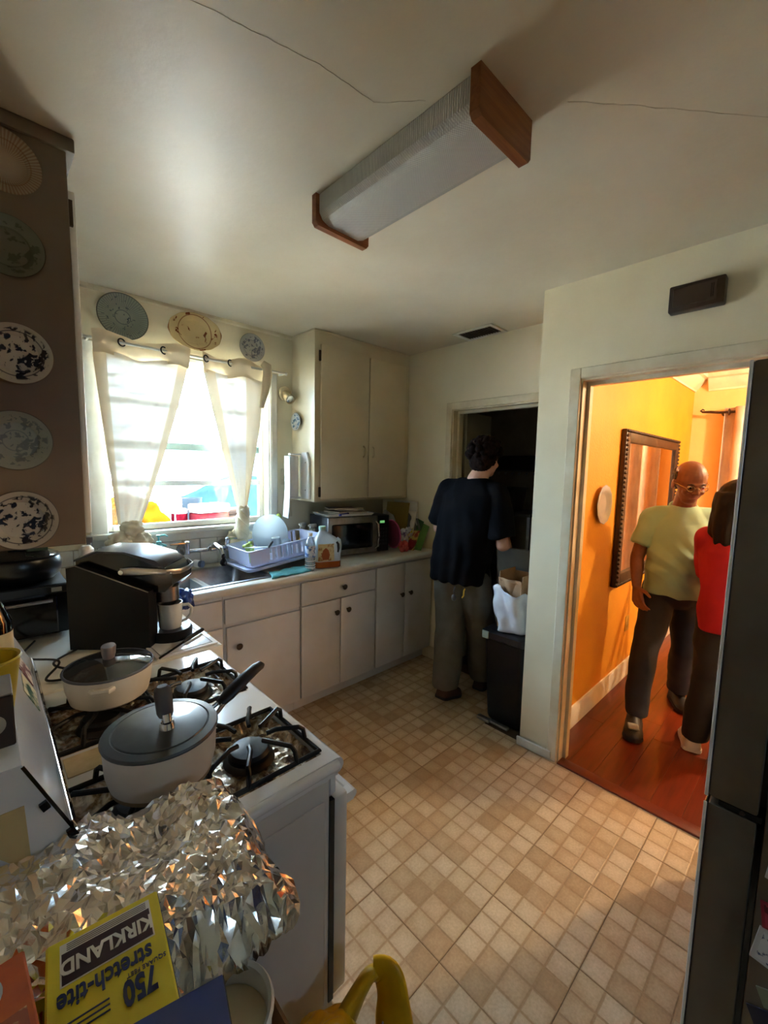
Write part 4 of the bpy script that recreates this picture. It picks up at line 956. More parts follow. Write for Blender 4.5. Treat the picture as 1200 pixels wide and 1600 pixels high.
# ------------------------------------------------------------------ left worktop: coffee maker, toaster oven, mug ...
t = thing('coffee_maker', 'black pod coffee maker with silver lever beside the mug', 'coffee maker', (.185, 1.715, .891), rad(-40))
tank = mat('smoky_black_tank', (7, 7, 9), .4, rgb2=(10, 10, 13), spec=.25)
B().prism([(0, 0), (.262, 0), (.262, .2), (.03, .288), (0, .28)], 'Y', -.005, .05).build('water_tank', tank, t)
B().tube([(0, -.006, .282), (.03, -.006, .289), (.262, -.006, .2)], .0022, 8).build('tank_trim', steel, t)
B().box(.0, .2, .052, .2, 0, .22, .012, 3).build('rear_body', dark_m, t)
hp_ = [(.01, .19), (.30, .19), (.325, .215), (.325, .255), (.27, .30), (.17, .328), (.08, .33), (.01, .30)]
B().prism(hp_, 'Y', .03, .2).build('brew_head', gloss_black, t)
B().loft([[Vector((x, y, z)) for x, z in ((.005, .304+dz), (.08, .334+dz), (.17, .332+dz), (.27, .304+dz), (.30, .28+dz), (.30, .275+dz), (.17, .325+dz), (.08, .327+dz), (.005, .297+dz))] for y, dz in ((.028, -.003), (.06, .002), (.115, .004), (.17, .002), (.203, -.003))]).build('top_cover', mat('silver_plastic', (58, 60, 66), .3, .5), t, False, 1.2)
B().tube([(.16, .022, .262), (.20, .02, .264), (.31, .024, .262), (.342, .06, .258), (.348, .115, .257), (.342, .17, .258), (.31, .206, .262)], [.012, .014, .010, .009, .009, .009, .010], 10, flat=.45).build('lever_handle', mat('satin_silver', (176, 176, 176), .28, .9), t)
B().cyl((.165, .012, .262), (.165, .026, .262), .008, seg=12).build('lever_pivot', chrome, t)
B().lathe([(.001, 0), (.045, 0), (.045, -.05), (.03, -.07), (.012, -.078)], (.265, .115, .19), 24).build('pod_holder', steel, t)
B().lathe([(.001, 0), (.07, 0), (.072, .006), (.072, .035), (.066, .04), (.001, .036)], (.285, .1, 0), 30).build('drip_tray', dark_m, t)
B().box(.1, .25, .03, .18, 0, .03, .005, 2).build('base', dark_m, t)
def mug_at(loc, rz):
    t = thing('coffee_mug', 'pale grey mug standing on the coffee maker drip tray', 'mug', loc, rz)
    mm = mat('pale_grey_ceramic', (196, 198, 196), .25, rgb2=(186, 188, 186))
    B().lathe([(.001, 0), (.034, 0), (.037, .004), (.0385, .04), (.042, .092), (.0395, .092), (.036, .04), (.034, .008), (.001, .007)], seg=30, cap=False).build('mug_body', mm, t)
    B().tube([(.039, 0, .078), (.06, 0, .08), (.072, 0, .066), (.068, 0, .042), (.052, 0, .024), (.037, 0, .018)], [.006, .006, .006, .0055, .005, .005], 8).build('handle', mm, t)
mug_at((.185+.285*cos(rad(40))+.1*sin(rad(40)), 1.715-.285*sin(rad(40))+.1*cos(rad(40)), .931), rad(-25))
t = thing('toaster_oven', 'black toaster oven in the corner under the wall cabinet', 'toaster oven', (.07, 2.03, .891))
B().box(-.142, .135, -.15, .15, .012, .195, .008, 2).build('case', dark_m, t)
o = B().box(-.14, .10, -.162, -.151, .02, .155, .004, 1).build('door', gloss_black, t)
B().tube([(-.12, -.185, .145), (.085, -.185, .145)], .007, 8).box(-.118, -.108, -.185, -.16, .138, .152).box(.075, .085, -.185, -.16, .138, .152).build('door_handle', steel, o)
B().box(-.14, .133, -.158, -.151, .162, .192, .002, 1).build('control_strip', mat('slate_strip', (40, 44, 52), .35), t)
B().box(.085, .115, -.1592, -.1582, .168, .184).build('brand_plate', mat('pale_plate', (170, 174, 180), .4), t)
for x in (-.1, .1): B().cyl((x, -.1, 0), (x, -.1, .014), .012, seg=10).cyl((x, .1, 0), (x, .1, .014), .012, seg=10).build('foot', dark_m, t)
t = thing('slow_cooker', 'rounded black slow cooker on top of the toaster oven', 'slow cooker', (.07, 2.03, 1.0868))
B().lathe([(.001, 0), (.11, 0), (.13, .02), (.138, .06), (.13, .082), (.122, .086), (.001, .08)], seg=36, sx=1.0, sy=.95).build('cooker_pot', mat('satin_black', (20, 20, 23), .28), t)
o = B().lathe([(.118, .087), (.128, .09), (.10, .104), (.05, .112), (.001, .114), (.001, .112), (.05, .11), (.10, .102), (.118, .087)], seg=36, cap=False, sy=.95).build('glass_lid', lidg, t)
B().box(-.02, .03, -.02, .02, .114, .130, .004, 2).build('lid_knob', dark_m, o)
t = thing('tea_packet', 'small dark and green packet lying on the slow cooker lid', 'packet', (.13, 1.975, 1.197))
B().box(-.03, .03, -.02, .02, 0, .018, .002, 1).build('packet_body', mat('dark_green_packet', (34, 60, 40), .5), t)
B().box(-.0305, -.004, -.0205, .0205, .0181, .0195).build('packet_flap', mat('cream_paper', (226, 216, 190), .8), t)
# egg-like white cup behind
bottle('white_cup', 'white cup peeking out between the slow cooker and the coffee maker', 'cup', (.31, 2.2, .891), [(.001, 0), (.03, 0), (.032, .02), (.03, .2), (.028, .255), (.016, .27), (.001, .272)], hw)
t = thing('cutting_board', 'glossy white cutting board at the edge of the short worktop', 'cutting board', (.47, 1.58, .891), rad(2))
B().box(-.10, .10, -.14, .15, 0, .006, .003, 2).build('board', mat('white_board', (224, 226, 230), .2, rgb2=(212, 214, 220)), t)
B().tube([(-.085, -.125, .0064), (.085, -.125, .0064), (.085, .135, .0064), (-.085, .135, .0064)], .0012, 6, loop=True).build('juice_groove', mat('groove_grey', (170, 174, 180), .4), t)
t = thing('spatula', 'black-handled spatula lying on the white cutting board', 'spatula', (.475, 1.50, .8985), rad(37))
B().tube([(.0, 0, .006), (.03, 0, .009), (.11, 0, .009), (.12, 0, .006)], [.005, .009, .0085, .005], 10, flat=.6).build('handle', dark_m, t)
B().tube([(-.12, 0, .003), (.005, 0, .006)], .0038, 8).build('shaft', gloss_black, t)
t = thing('glass_coaster', 'small translucent dish beside the mug on the cutting board', 'dish', (.515, 1.66, .8975))
B().lathe([(.001, 0), (.022, 0), (.032, .006), (.031, .008), (.02, .003), (.001, .003)], seg=24, cap=False).build('dish', glass('grey_dish', (216, 222, 224), .2, haze=.4), t)
B().lathe([(.0315, .007), (.033, .0085), (.031, .009)], seg=24, cap=False).build('dish_rim', hw, t)
blu = mat('royal_blue_plastic', (24, 66, 150), .35, rgb2=(16, 44, 110), scale=16, bump=.3, bscale=40)
t = thing('blue_bag', 'crumpled royal blue bag at the worktop corner beside the coffee maker', 'bag', (.54, 1.90, .891))
bunch(t, 'bag_body', (.545, 1.905, .932), (.055, .06, .042), 21, .3, 6, blu)
bunch(t, 'bag_knot', (.622, 1.93, .925), (.034, .055, .045), 23, .35, 6, blu)
def cable(label, pts, r=.0035):
    t = thing('power_cord', label, 'cord', pts[0], group='cords on the short worktop')
    P = []
    n_ = len(pts)
    for i in range(n_-1):
        p0, p1, p2, p3 = [Vector(pts[max(0, min(n_-1, i+k))]) for k in (-1, 0, 1, 2)]
        for k in range(8):
            u = k/8; P.append(.5*((2*p1)+(p2-p0)*u+(2*p0-5*p1+4*p2-p3)*u*u+(3*p1-p0-3*p2+p3)*u**3))
    P.append(Vector(pts[-1])); B().tube(P, r, 8).build('cable', dark_m, t, True)
    d = (P[-1]-P[-2]).normalized(); B().tube([P[-1], P[-1]+d*.012, P[-1]+d*.03], [r*1.6, r*2.6, r*2.4], 8).build('plug', dark_m, t, True)
cable('black power cord looping behind the ivory pot', [(.20, 1.69, .897), (.13, 1.62, .897), (.15, 1.54, .9), (.22, 1.50, .897), (.18, 1.44, .897)])
cable('second black power cord curling toward the backguard', [(.10, 1.86, .897), (.06, 1.7, .905), (.14, 1.60, .905), (.10, 1.50, .897), (.15, 1.46, .9)])
# things on top of the backguard (z = 1.118)
t = thing('tea_box', 'dark brown carton with pale oval label on the stove backguard', 'box', (-.02, .80, 1.1185))
dk = mat('dark_brown_card', (40, 30, 28), .5, rgb2=(52, 40, 36))
B().box(-.05, .034, -.035, .04, 0, .075, .002, 1).build('carton', dk, t)
B().box(-.05, .034, -.035, .04, .0752, .0775, .001, 1).build('carton_top', mat('grey_card_top', (150, 144, 138), .6), t)
B().lathe([(.001, 0), (.017, 0), (.017, .0012), (.001, .0012)], M=Matrix.Translation((.008, -.035, .036)) @ Matrix.Rotation(rad(90), 4, 'X'), seg=24, sx=1.0, sy=.9).build('oval_label', mat('pale_oval', (176, 170, 160), .5), t)
for k in range(3): B().box(.0, .017, -.0368, -.0361, .028+k*.006, .0305+k*.006).build('label_line', dk, t)
t = thing('yellow_cup', 'yellow plastic cup behind the dark carton on the backguard', 'cup', (-.012, .90, 1.1185))
yc = mat('yellow_plastic', (206, 178, 44), .4, rgb2=(190, 160, 34))
B().lathe([(.001, 0), (.03, 0), (.042, .085), (.039, .085), (.028, .004), (.001, .004)], seg=28, cap=False).build('cup_wall', yc, t)
B().lathe([(.042, .083), (.044, .085), (.042, .088), (.039, .086)], seg=28, cap=False).build('lip', yc, t)
t = bottle('sauce_bottle', 'dark green bottle with silver foil neck at the far left of the backguard', 'bottle', (-.005, 1.06, 1.1185), [(.001, 0), (.028, 0), (.031, .006), (.031, .10), (.02, .13), (.013, .15), (.013, .16)], glass('green_glass', (40, 70, 44), .3), [(.014, .145), (.0155, .148), (.0155, .185), (.001, .187)], steel)
B().lathe([(.0315, .02), (.0315, .08)], seg=24, cap=False).build('label', mat('cream_label', (206, 192, 160), .6), t)

# ------------------------------------------------------------------ foreground: stool, carton, pail, foil, boxes
stw = wood('stool_pine', (120, 84, 48), (150, 110, 66))
t = thing('step_stool', 'low wooden stool under the cardboard box beside the stove', 'stool', (.09, .48, 0))
B().box(-.155, .15, -.19, .185, .42, .448, .006, 2).build('seat', stw, t)
for x in (-.13, .125):
    for y in (-.16, .155): B().box(x-.018, x+.018, y-.018, y+.018, 0, .42, .003, 1).build('leg', stw, t)
kraft = mat('kraft_cardboard', (150, 112, 72), .8, rgb2=(132, 96, 60), scale=12)
t = thing('cardboard_box', 'open brown cardboard box below the crumpled foil', 'box', (.09, .48, .4495))
for x0, x1, y0, y1 in ((-.155, -.151, -.19, .19), (.151, .155, -.19, .19), (-.151, .151, -.19, -.186), (-.151, .151, .186, .19)): B().box(x0, x1, y0, y1, 0, .365).build('side_wall', kraft, t)
B().box(-.151, .151, -.186, .186, 0, .004).build('box_bottom', kraft, t)
t = thing('white_pail', 'tall white plastic pail standing in the cardboard box', 'pail', (.105, .575, .455))
B().lathe([(.001, 0), (.075, 0), (.085, .43), (.09, .435), (.09, .448), (.082, .448), (.073, .006), (.001, .006)], seg=36, cap=False).build('pail_wall', mat('cream_white_plastic', (222, 212, 194), .4, rgb2=(206, 192, 168)), t)
B().lathe([(.09, .40), (.094, .404), (.094, .412), (.09, .416)], seg=36, cap=False).build('rim_band', hw, t)
t = thing('white_tub', 'white plastic tub rim in front of the pail in the cardboard box', 'tub', (.168, .425, .455))
B().lathe([(.001, 0), (.045, 0), (.052, .435), (.055, .439), (.052, .443), (.048, .439), (.042, .006), (.001, .006)], seg=36, cap=False).build('tub_wall', hw, t)
B().lathe([(.001, .40), (.046, .40), (.0475, .412), (.03, .418), (.001, .42)], seg=30).build('tub_contents', mat('cream_contents', (220, 206, 170), .7), t)
def foil_mat():
    t = NT('aluminium_foil'); v = t.coord(); t.p.inputs['Base Color'].default_value = (.86, .84, .82, 1); t.p.inputs['Metallic'].default_value = 1
    t.p.inputs['Roughness'].default_value = .2
    vo = t.add('ShaderNodeTexVoronoi'); vo.inputs['Scale']  .default_value = 60; t.l(v, vo.inputs['Vector'])
    t.bump(t.math('ADD', vo.outputs['Distance'], t.math('MULTIPLY', t.noise(v, 45, 4), .8)), .14, .006); return t.m
foil_m = foil_mat()
random.seed(3)
def foilz(x, y, a, c):
    e = max(abs(a), abs(c))
    z = .955 + .030*nz((x, y, 0), 8, 2) + .024*(.5-abs(nz((x, y, 0), 16, 4))) + .014*(.5-abs(nz((x, y, 0), 34, 6)))
    z += .018*(1-e)
    if e > .8: z -= (e-.8)*.32*(1 if a > 0 or c < 0 else .6)
    if c > .3 and a < 0: z += .01
    return z
def foil_mesh():
    b = B(); NU, NV = 58, 50; R = []
    for i in range(NU):
        row = []
        for j in range(NV):
            a = (i/(NU-1)-.5)*2; c = (j/(NV-1)-.5)*2
            if 0 < i < NU-1 and 0 < j < NV-1: a += random.uniform(-.018, .018); c += random.uniform(-.02, .02)
            ex = .185*(1+.12*nz((a*2, c*2, 5))); ey = (.165 if c > 0 else .142)*(1+.12*nz((a*2, c*2, 9)))
            x = .118+ex*a+.02*c*a; y = .592+ey*c
            row.append(b.b.verts.new((max(x, XL+.012), y, foilz(x, y, a, c)+random.gauss(0, .0021))))
        R.append(row)
    for i in range(NU-1):
        for j in range(NV-1):
            q = (R[i][j], R[i+1][j], R[i+1][j+1], R[i][j+1])
            if random.random() < .5: b.b.faces.new((q[0], q[1], q[2])); b.b.faces.new((q[0], q[2], q[3]))
            else: b.b.faces.new((q[0], q[1], q[3])); b.b.faces.new((q[1], q[2], q[3]))
    return b
random.seed(11)
t = thing('foil_sheet', 'crumpled aluminium foil covering the pail beside the stove', 'foil', (.118, .575, .9))
o = foil_mesh().build('foil', foil_m, t, True, .12); solidify(o, .0006)
t = thing('plastic_bowl', 'translucent white bowl rim poking out behind the foil', 'bowl', (.215, .655, .91))
B().lathe([(.001, 0), (.03, 0), (.048, .045), (.052, .047), (.05, .05), (.046, .046), (.028, .004), (.001, .004)], seg=32, cap=False).build('bowl_wall', glass('bowl_plastic', (226, 234, 244), .15, .2, haze=.6, hazecol=(214, 226, 240)), t)
B().lathe([(.05, .046), (.054, .048), (.05, .051)], seg=32, cap=False).build('bowl_rim', hw, t)
# yellow cling-film carton
ex_ = Vector((-.105, .011, 0)).normalized(); ey_ = Vector((0, 0, 1)).cross(ex_)
A = Vector((.1275, .528, .998))
MB = Matrix(((ex_.x, ey_.x, 0, A.x), (ex_.y, ey_.y, 0, A.y), (0, 0, 1, A.z), (0, 0, 0, 1)))
MB = MB @ Matrix.Rotation(rad(-5), 4, 'X')
t = bpy.data.objects.new('cling_film_box', None); COL.objects.link(t); t.matrix_world = MB
tag(t, 'yellow cling film carton lying upside down on the foil', 'box')
yb = mat('yellow_carton', (224, 206, 40), .4, rgb2=(214, 194, 30), scale=10)
W_, L_, H_ = .107, .24, .05
B().box(0, W_, 0, L_, -H_, 0, .002, 1).build('carton', yb, t)
navy = mat('navy_print', (24, 34, 84), .45); maroon = mat('maroon_print', (52, 14, 24), .45); wprint = mat('white_print', (230, 226, 216), .5)
B().box(-.0008, -.0002, .004, L_-.004, -H_+.003, -.003).build('navy_side', navy, t)
z = .0003
B().box(.010, W_-.012, .008, .052, z, z+.0003).build('white_panel', wprint, t)
B().box(.0115, W_-.0135, .0185, .0505, z+.0003, z+.0006).build('maroon_band', maroon, t)
for k in range(4): B().box(.014, W_-.018, .0097+k*.0021, .0106+k*.0021, z+.0003, z+.0005).build('small_print', mat('grey_print', (96, 90, 84), .5), t)
def TM(x, y): return Matrix.Translation((x, y, z+.0008))
text_obj('brand_lettering', 'KIRKLAND', .0215, wprint, t, TM(W_/2-.001, .0335), bold=.0007, sx=.82)
text_obj('product_lettering', 'stretch-tite', .026, navy, t, TM(W_/2+.003, .066), bold=.0006, sx=.70)
text_obj('quantity_lettering', '750', .032, navy, t, TM(.030, .092), bold=.0012, sx=.62)
text_obj('unit_lettering', 'SQUARE FEET', .006, navy, t, TM(.022, .0775), sx=1)
for k in range(3): B().box(.056, .056+.036-.006*k, .086+k*.005, .0875+k*.005, z, z+.0004).build('fine_print', navy, t)
# navy carton and orange carton
t = thing('navy_box', 'navy blue carton lying over the near end of the yellow carton', 'box', (.07, .348, .99), rad(-13))
B().box(-.045, .065, -.10, .022, 0.012, .05, .002, 1).build('carton', mat('navy_card', (30, 42, 100), .4), t)
B().box(-.045, .065, -.10, .022, .0502, .0512).build('carton_top', mat('navy_card_top', (36, 50, 116), .35), t)
B().box(.0652, .0662, -.10, .022, .012, .05).build('dark_side', mat('dark_side', (40, 36, 44), .5), t)
t = thing('orange_box', 'orange carton with pale blue oval label left of the yellow carton', 'box', (-.018, .47, .955), rad(4))
B().box(-.055, .028, -.13, .085, 0, .04, .002, 1).build('carton', mat('orange_card', (206, 104, 36), .45, rgb2=(186, 84, 26), scale=16), t)
B().lathe([(.001, 0), (.02, 0), (.02, .0008), (.001, .0008)], (-.012, .055, .0402), 24, sy=1.1).build('oval_label', mat('pale_blue_label', (190, 206, 220), .4), t)
B().lathe([(.001, 0), (.011, 0), (.011, .0008), (.001, .0008)], (-.012, .055, .041), 24, sy=1.5, sx=.4).build('label_mark', navy, t)
B().box(-.05, .022, -.12, .02, .0402, .0407).build('food_print', mat('food_print', (150, 74, 34), .5, rgb2=(230, 190, 130), scale=40, contrast=(.5, .58)), t)

# yellow shopping bag on the floor against the stove
yl = mat('yellow_bag_plastic', (226, 178, 14), .35, rgb2=(206, 152, 8), scale=9, bump=.35, bscale=26, bdist=.004)
t = thing('shopping_bag', 'yellow plastic shopping bag with red mark on the floor by the stove', 'bag', (.50, .56, 0))
bunch(t, 'bag_body', (.475, .53, .175), (.115, .10, .175), 31, .2, 7, yl)
bunch(t, 'bag_shoulder', (.445, .585, .405), (.08, .05, .065), 33, .3, 6, yl)
def strap(pts, w, nm='bag_handle', fl=.4):
    P = [Vector(p) for p in pts]; n_ = len(P); Q = []; W = []
    for i in range(n_-1):
        p0, p1, p2, p3 = [P[max(0, min(n_-1, i+k))] for k in (-1, 0, 1, 2)]
        for k in range(6):
            u = k/6; Q.append(.5*((2*p1)+(p2-p0)*u+(2*p0-5*p1+4*p2-p3)*u*u+(3*p1-p0-3*p2+p3)*u**3)); W.append(lerp(w[i], w[i+1], u))
    Q.append(P[-1]); W.append(w[-1]); B().tube(Q, [q2*(1+.2*nz(q, 14, 3)) for q, q2 in zip(Q, W)], 14, flat=fl).build(nm, yl, t, True, 3.2)
strap([(.46, .575, .34), (.50, .59, .39), (.54, .592, .43), (.575, .588, .462), (.592, .578, .472)], [.06, .052, .044, .036, .028])
strap([(.585, .585, .474), (.605, .565, .47), (.607, .545, .43), (.595, .525, .36), (.58, .50, .26), (.565, .48, .15)], [.03, .034, .036, .04, .05, .06])
B().box(-.03, .03, -.002, .002, -.045, .045, .001, 1, M=Matrix.Translation((.548, .53, .35)) @ Matrix.Rotation(rad(40), 4, 'Z') @ Matrix.Rotation(rad(12), 4, 'X')).build('receipt', mat('receipt_paper', (206, 200, 204), .6, rgb2=(120, 112, 124), scale=40, contrast=(.52, .6)), t, True)
B().tube([(.624+.002*cos(a), .528+.010*cos(a), .385+.017*sin(a)) for a in [2*pi*k/20 for k in range(20)]], .003, 8, loop=True).build('red_mark', mat('red_print', (190, 30, 30), .5), t, True)
t.location = t.location + Vector((-.03, .005, -.0))
t.scale = (1, 1, .93)
# ------------------------------------------------------------------ refrigerator
fs = mat('dark_fridge_side', (104, 95, 84), .42, .2, rgb2=(92, 83, 72), bump=.15, bscale=120)
fst = mat('fridge_stainless', (176, 176, 176), .26, 1.0, rgb2=(160, 160, 160))
FX0, FX1, FYF = 1.25, 2.06, .146
t = thing('refrigerator', 'tall dark grey refrigerator with freezer below, cards stuck on its side', 'refrigerator', (1.65, -.25, 0))
B().box(FX0+.006, FX1, -.62, .036, .03, 1.765, .006, 2).build('cabinet', fs, t, True)
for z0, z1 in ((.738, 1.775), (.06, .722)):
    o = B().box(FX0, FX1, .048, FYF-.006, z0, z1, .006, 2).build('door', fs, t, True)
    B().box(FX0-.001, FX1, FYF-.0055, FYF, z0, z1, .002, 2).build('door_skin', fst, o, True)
    B().box(FX0-.0035, FX0-.0005, FYF-.006, FYF+.001, z0, z1, .001, 1).build('edge_highlight', mat('painted_edge_highlight', (226, 226, 224), .35), o, True)  # pale strip imitates light catching the door's front edge
    B().box(FX0+.02, FX1-.02, .037, .0475, z0+.02, z1-.02).build('door_seal', gloss_black, o, True)
    B().tube([(FX1-.07, FYF+.002, z0+.12), (FX1-.07, FYF+.04, z0+.15), (FX1-.07, FYF+.04, z1-.15), (FX1-.07, FYF+.002, z1-.12)], .011, 10).build('door_handle', fst, o, True)
o = B().box(FX0+.004, FX0+.06, .04, .12, .7225, .7375, .002, 1).build('hinge', dark_m, t, True)
B().cyl((FX0+.002, .075, .73), (FX0+.012, .075, .73), .006, seg=10).build('hinge_pin', chrome, o, True)
for x in (FX0+.06, FX1-.06):
    for y in (-.55, 0): B().cyl((x, y, 0), (x, y, .03), .02, seg=12).build('foot', dark_m, t, True)
def card(name, label, y0, y1, z0, z1, m, m2=None, tilt=0, cat='magnet'):
    yc_, zc = (y0+y1)/2, (z0+z1)/2; w_, h_ = y1-y0, z1-z0
    t = thing(name, label, cat, (FX0+.0045, yc_, zc), rot=(rad(tilt), 0, 0), group='cards and magnets on the refrigerator side')
    B().box(-.0018, .0012, -w_/2, w_/2, -h_/2, h_/2, .001, 1).build('card', m, t)
    if m2: B().box(-.0026, -.0018, -w_/2*.82, w_/2*.82, -h_/2*.8, h_/2*.8).build('print', m2, t)
lil = mat('lilac_card', (196, 192, 210), .5, rgb2=(110, 100, 130), scale=60, contrast=(.52, .58))
card('photo_magnet', 'lilac and white round-cornered magnet, highest of the big cards', -.04, .022, .60, .665, mat('pale_card', (200, 200, 204), .5), lil, 6)
card('photo_magnet', 'teal small magnet above the lilac one on the fridge side', -.03, .006, .675, .712, mat('teal_card', (80, 130, 130), .5), None, -5)
card('photo_magnet', 'crimson red magnet in the middle of the fridge side', -.05, .024, .485, .55, mat('dark_red_card', (150, 30, 56), .5), mat('crimson_print', (176, 50, 76), .5, rgb2=(90, 16, 30), scale=50, contrast=(.48, .56)), -8)
card('note_card', 'white note card with blue writing below the red magnet', -.08, .030, .385, .475, mat('white_note', (206, 212, 222), .6), mat('blue_scribble', (206, 212, 222), .6, rgb2=(70, 84, 130), scale=70, contrast=(.56, .6)), 8, 'card')
card('note_card', 'grey green ticket below the white note card', -.06, .012, .30, .345, mat('ticket', (140, 146, 130), .6), None, -24, 'card')
card('note_card', 'navy blue leaflet low on the fridge side', -.07, .022, .225, .29, mat('navy_leaflet', (34, 36, 66), .5), None, -24, 'card')
card('note_card', 'cream slip lowest on the fridge side', -.06, .018, .175, .20, mat('cream_slip', (206, 196, 160), .6), None, -24, 'card')
card('note_card', 'dark framed card near the freezer hinge of the fridge side', -.05, .02, .72, .79, mat('frame_card', (60, 62, 64), .5), mat('grey_print2', (130, 132, 132), .5), 0, 'card')

# ------------------------------------------------------------------ bin by the corner
t = thing('trash_can', 'black pedal trash can behind the wall corner, stuffed white bag on top', 'trash can', (2.31, 1.235, 0))
def tr(z, x0, x1, y0, y1, r=.03): return rr(x0, x1, y0, y1, z, r)
B().loft([tr(.012, -.125, .17, -.11, .105), tr(.03, -.13, .175, -.115, .11), tr(.52, -.165, .19, -.13, .125), tr(.53, -.165, .19, -.13, .125)]).build('bin_body', dark_m, t)
B().loft([tr(.53, -.185, .195, -.138, .132), tr(.535, -.19, .2, -.14, .135), tr(.572, -.19, .2, -.14, .135), tr(.582, -.17, .185, -.125, .12)]).build('bin_lid', mat('black_lid', (26, 26, 28), .3), t)
B().box(-.2, -.165, .045, .13, .015, .035, .006, 2).box(-.185, -.15, -.07, .06, .014, .03, .006, 2).build('pedal', steel, t)
B().box(-.196, -.188, .075, .118, .53, .575, .003, 1).build('lid_clip', mat('pale_green_clip', (170, 186, 170), .4), t)
t = thing('trash_bag', 'white plastic bag holding a brown paper bag on the trash can lid', 'bag', (2.28, 1.225, .583))
wb = mat('white_bag_plastic', (226, 228, 236), .4, rgb2=(206, 210, 222), scale=10, bump=.4, bscale=30)
def bagf(u, v):
    a = 2*pi*u; r = .115+.02*v+.014*sin(5*a+3*v)+.02*nz((cos(a), sin(a), v*2), 2, 3)
    return Vector((2.27+r*1.05*cos(a), 1.225+r*.92*sin(a), .588+.24*v*(1+.22*nz((cos(a)*1.3, sin(a)*1.3, 0), 1.4, 8))+.0*v))
o = B().grid(bagf, 48, 16, True).build('bag_wall', wb, t, True, 3.2); solidify(o, .002)
kp = mat('brown_paper', (178, 140, 106), .8, rgb2=(156, 118, 84), scale=9, bump=.3, bscale=20)
b = B(); 
for s_, (x0, x1, y0, y1) in enumerate(((2.175, 2.18, 1.15, 1.29), (2.355, 2.36, 1.14, 1.31), (2.18, 2.355, 1.145, 1.15), (2.18, 2.355, 1.29, 1.295))):
    b.box(x0, x1, y0, y1, .60, .905-.03*(s_ == 0)+.01*s_, M=Matrix.Translation((0, 0, 0)))
b.build('paper_bag', kp, t, True)
o = B().grid(lambda u, v: Vector((2.165+.03*v+.01*sin(9*u), 1.145+.15*u, .90-.16*v*(1-.5*abs(u-.4)))), 14, 8).build('paper_flap', kp, t, True, 3.2); solidify(o, .002)
o = tag(B().box(-.010, .004, -.09, .10, 0, .05, .004, 2).box(.004, .012, -.085, .095, .0, .02, .002, 1).build('loose_skirting', white_m), 'short loose white skirting board piece at the foot of the wall corner', 'skirting'); o.location = (2.103, .985, .0005); o.rotation_euler = (0, rad(-6), rad(3))

# ------------------------------------------------------------------ hall contents
t = thing('coat_rack', 'dark wall rack with hooks in the dim hall', 'coat rack', (3.598, 2.0, 1.53))
dkw = mat('dark_wood_hall', (38, 30, 24), .5)
B().box(-.02, .02, -.22, .22, -.01, .13, .004, 1).build('back_board', dkw, t)
B().box(-.06, .02, -.22, .22, -.012, .002, .003, 1).build('rack_shelf', mat('hall_shelf_grey', (92, 88, 80), .5), t)
for k in range(6): B().tube([(-.02, -.18+k*.07, -.02), (-.05, -.18+k*.07, -.04), (-.055, -.18+k*.07, -.025)], .005, 8).build('hook', steel, t)
t = thing('hall_shelf', 'grey shelf unit against the end of the dim hall', 'shelf', (3.22, 1.95, 0))
for z_ in (.3, .7, 1.16): B().box(-.02, .38, -.3, .25, z_-.012, z_+.012, .003, 1).build('shelf_board', mat('hall_shelf_grey', (92, 88, 80), .5), t)
for x in (-.005, .365):
    for y in (-.285, .235): B().box(x-.012, x+.012, y-.012, y+.012, 0, 1.17).build('post', steel, t)
t = thing('black_bin', 'black plastic bin on the hall shelf', 'bin', (3.34, 1.93, 1.1725))
B().loft([tr(0, -.07, .12, -.08, .08, .02), tr(.19, -.09, .14, -.1, .1, .02), tr(.2, -.098, .148, -.108, .108, .02), tr(.2, -.085, .135, -.095, .095, .02), tr(.02, -.068, .118, -.078, .078, .02)]).build('bin_body', dark_m, t)
B().tube([(-.098, -.1, .2), (.148, -.1, .2), (.148, .108, .2), (-.098, .108, .2)], .006, 8, loop=True).build('bin_rim', dark_m, t)
t = thing('folding_chair', 'grey folding chair leaning inside the dark doorway', 'chair', (2.86, 1.50, 0), rad(180))
gp = mat('grey_chair_plastic', (150, 152, 150), .5, rgb2=(136, 138, 136))
B().box(-.02, .012, -.17, .17, .62, .97, .012, 3, M=Matrix.Rotation(rad(6), 4, 'Y')).build('backrest', gp, t)
B().box(-.02, .34, -.18, .18, .43, .46, .01, 2).build('seat', gp, t)
for y in (-.17, .17):
    B().tube([(.0, y, 0), (.02, y, .45), (.085, y, .95)], .011, 10).build('leg', steel, t)
    B().tube([(.33, y, 0), (.2, y, .3), (.02, y, .47)], .011, 10).build('leg', steel, t)
t = thing('laundry_bundle', 'beige laundry bundle lying on the grey folding chair', 'laundry', (2.70, 1.5, .462))
bunch(t, 'cloth_folds', (2.69, 1.50, .545), (.10, .13, .085), 41, .25, 6, mat('beige_laundry', (150, 134, 112), .9))

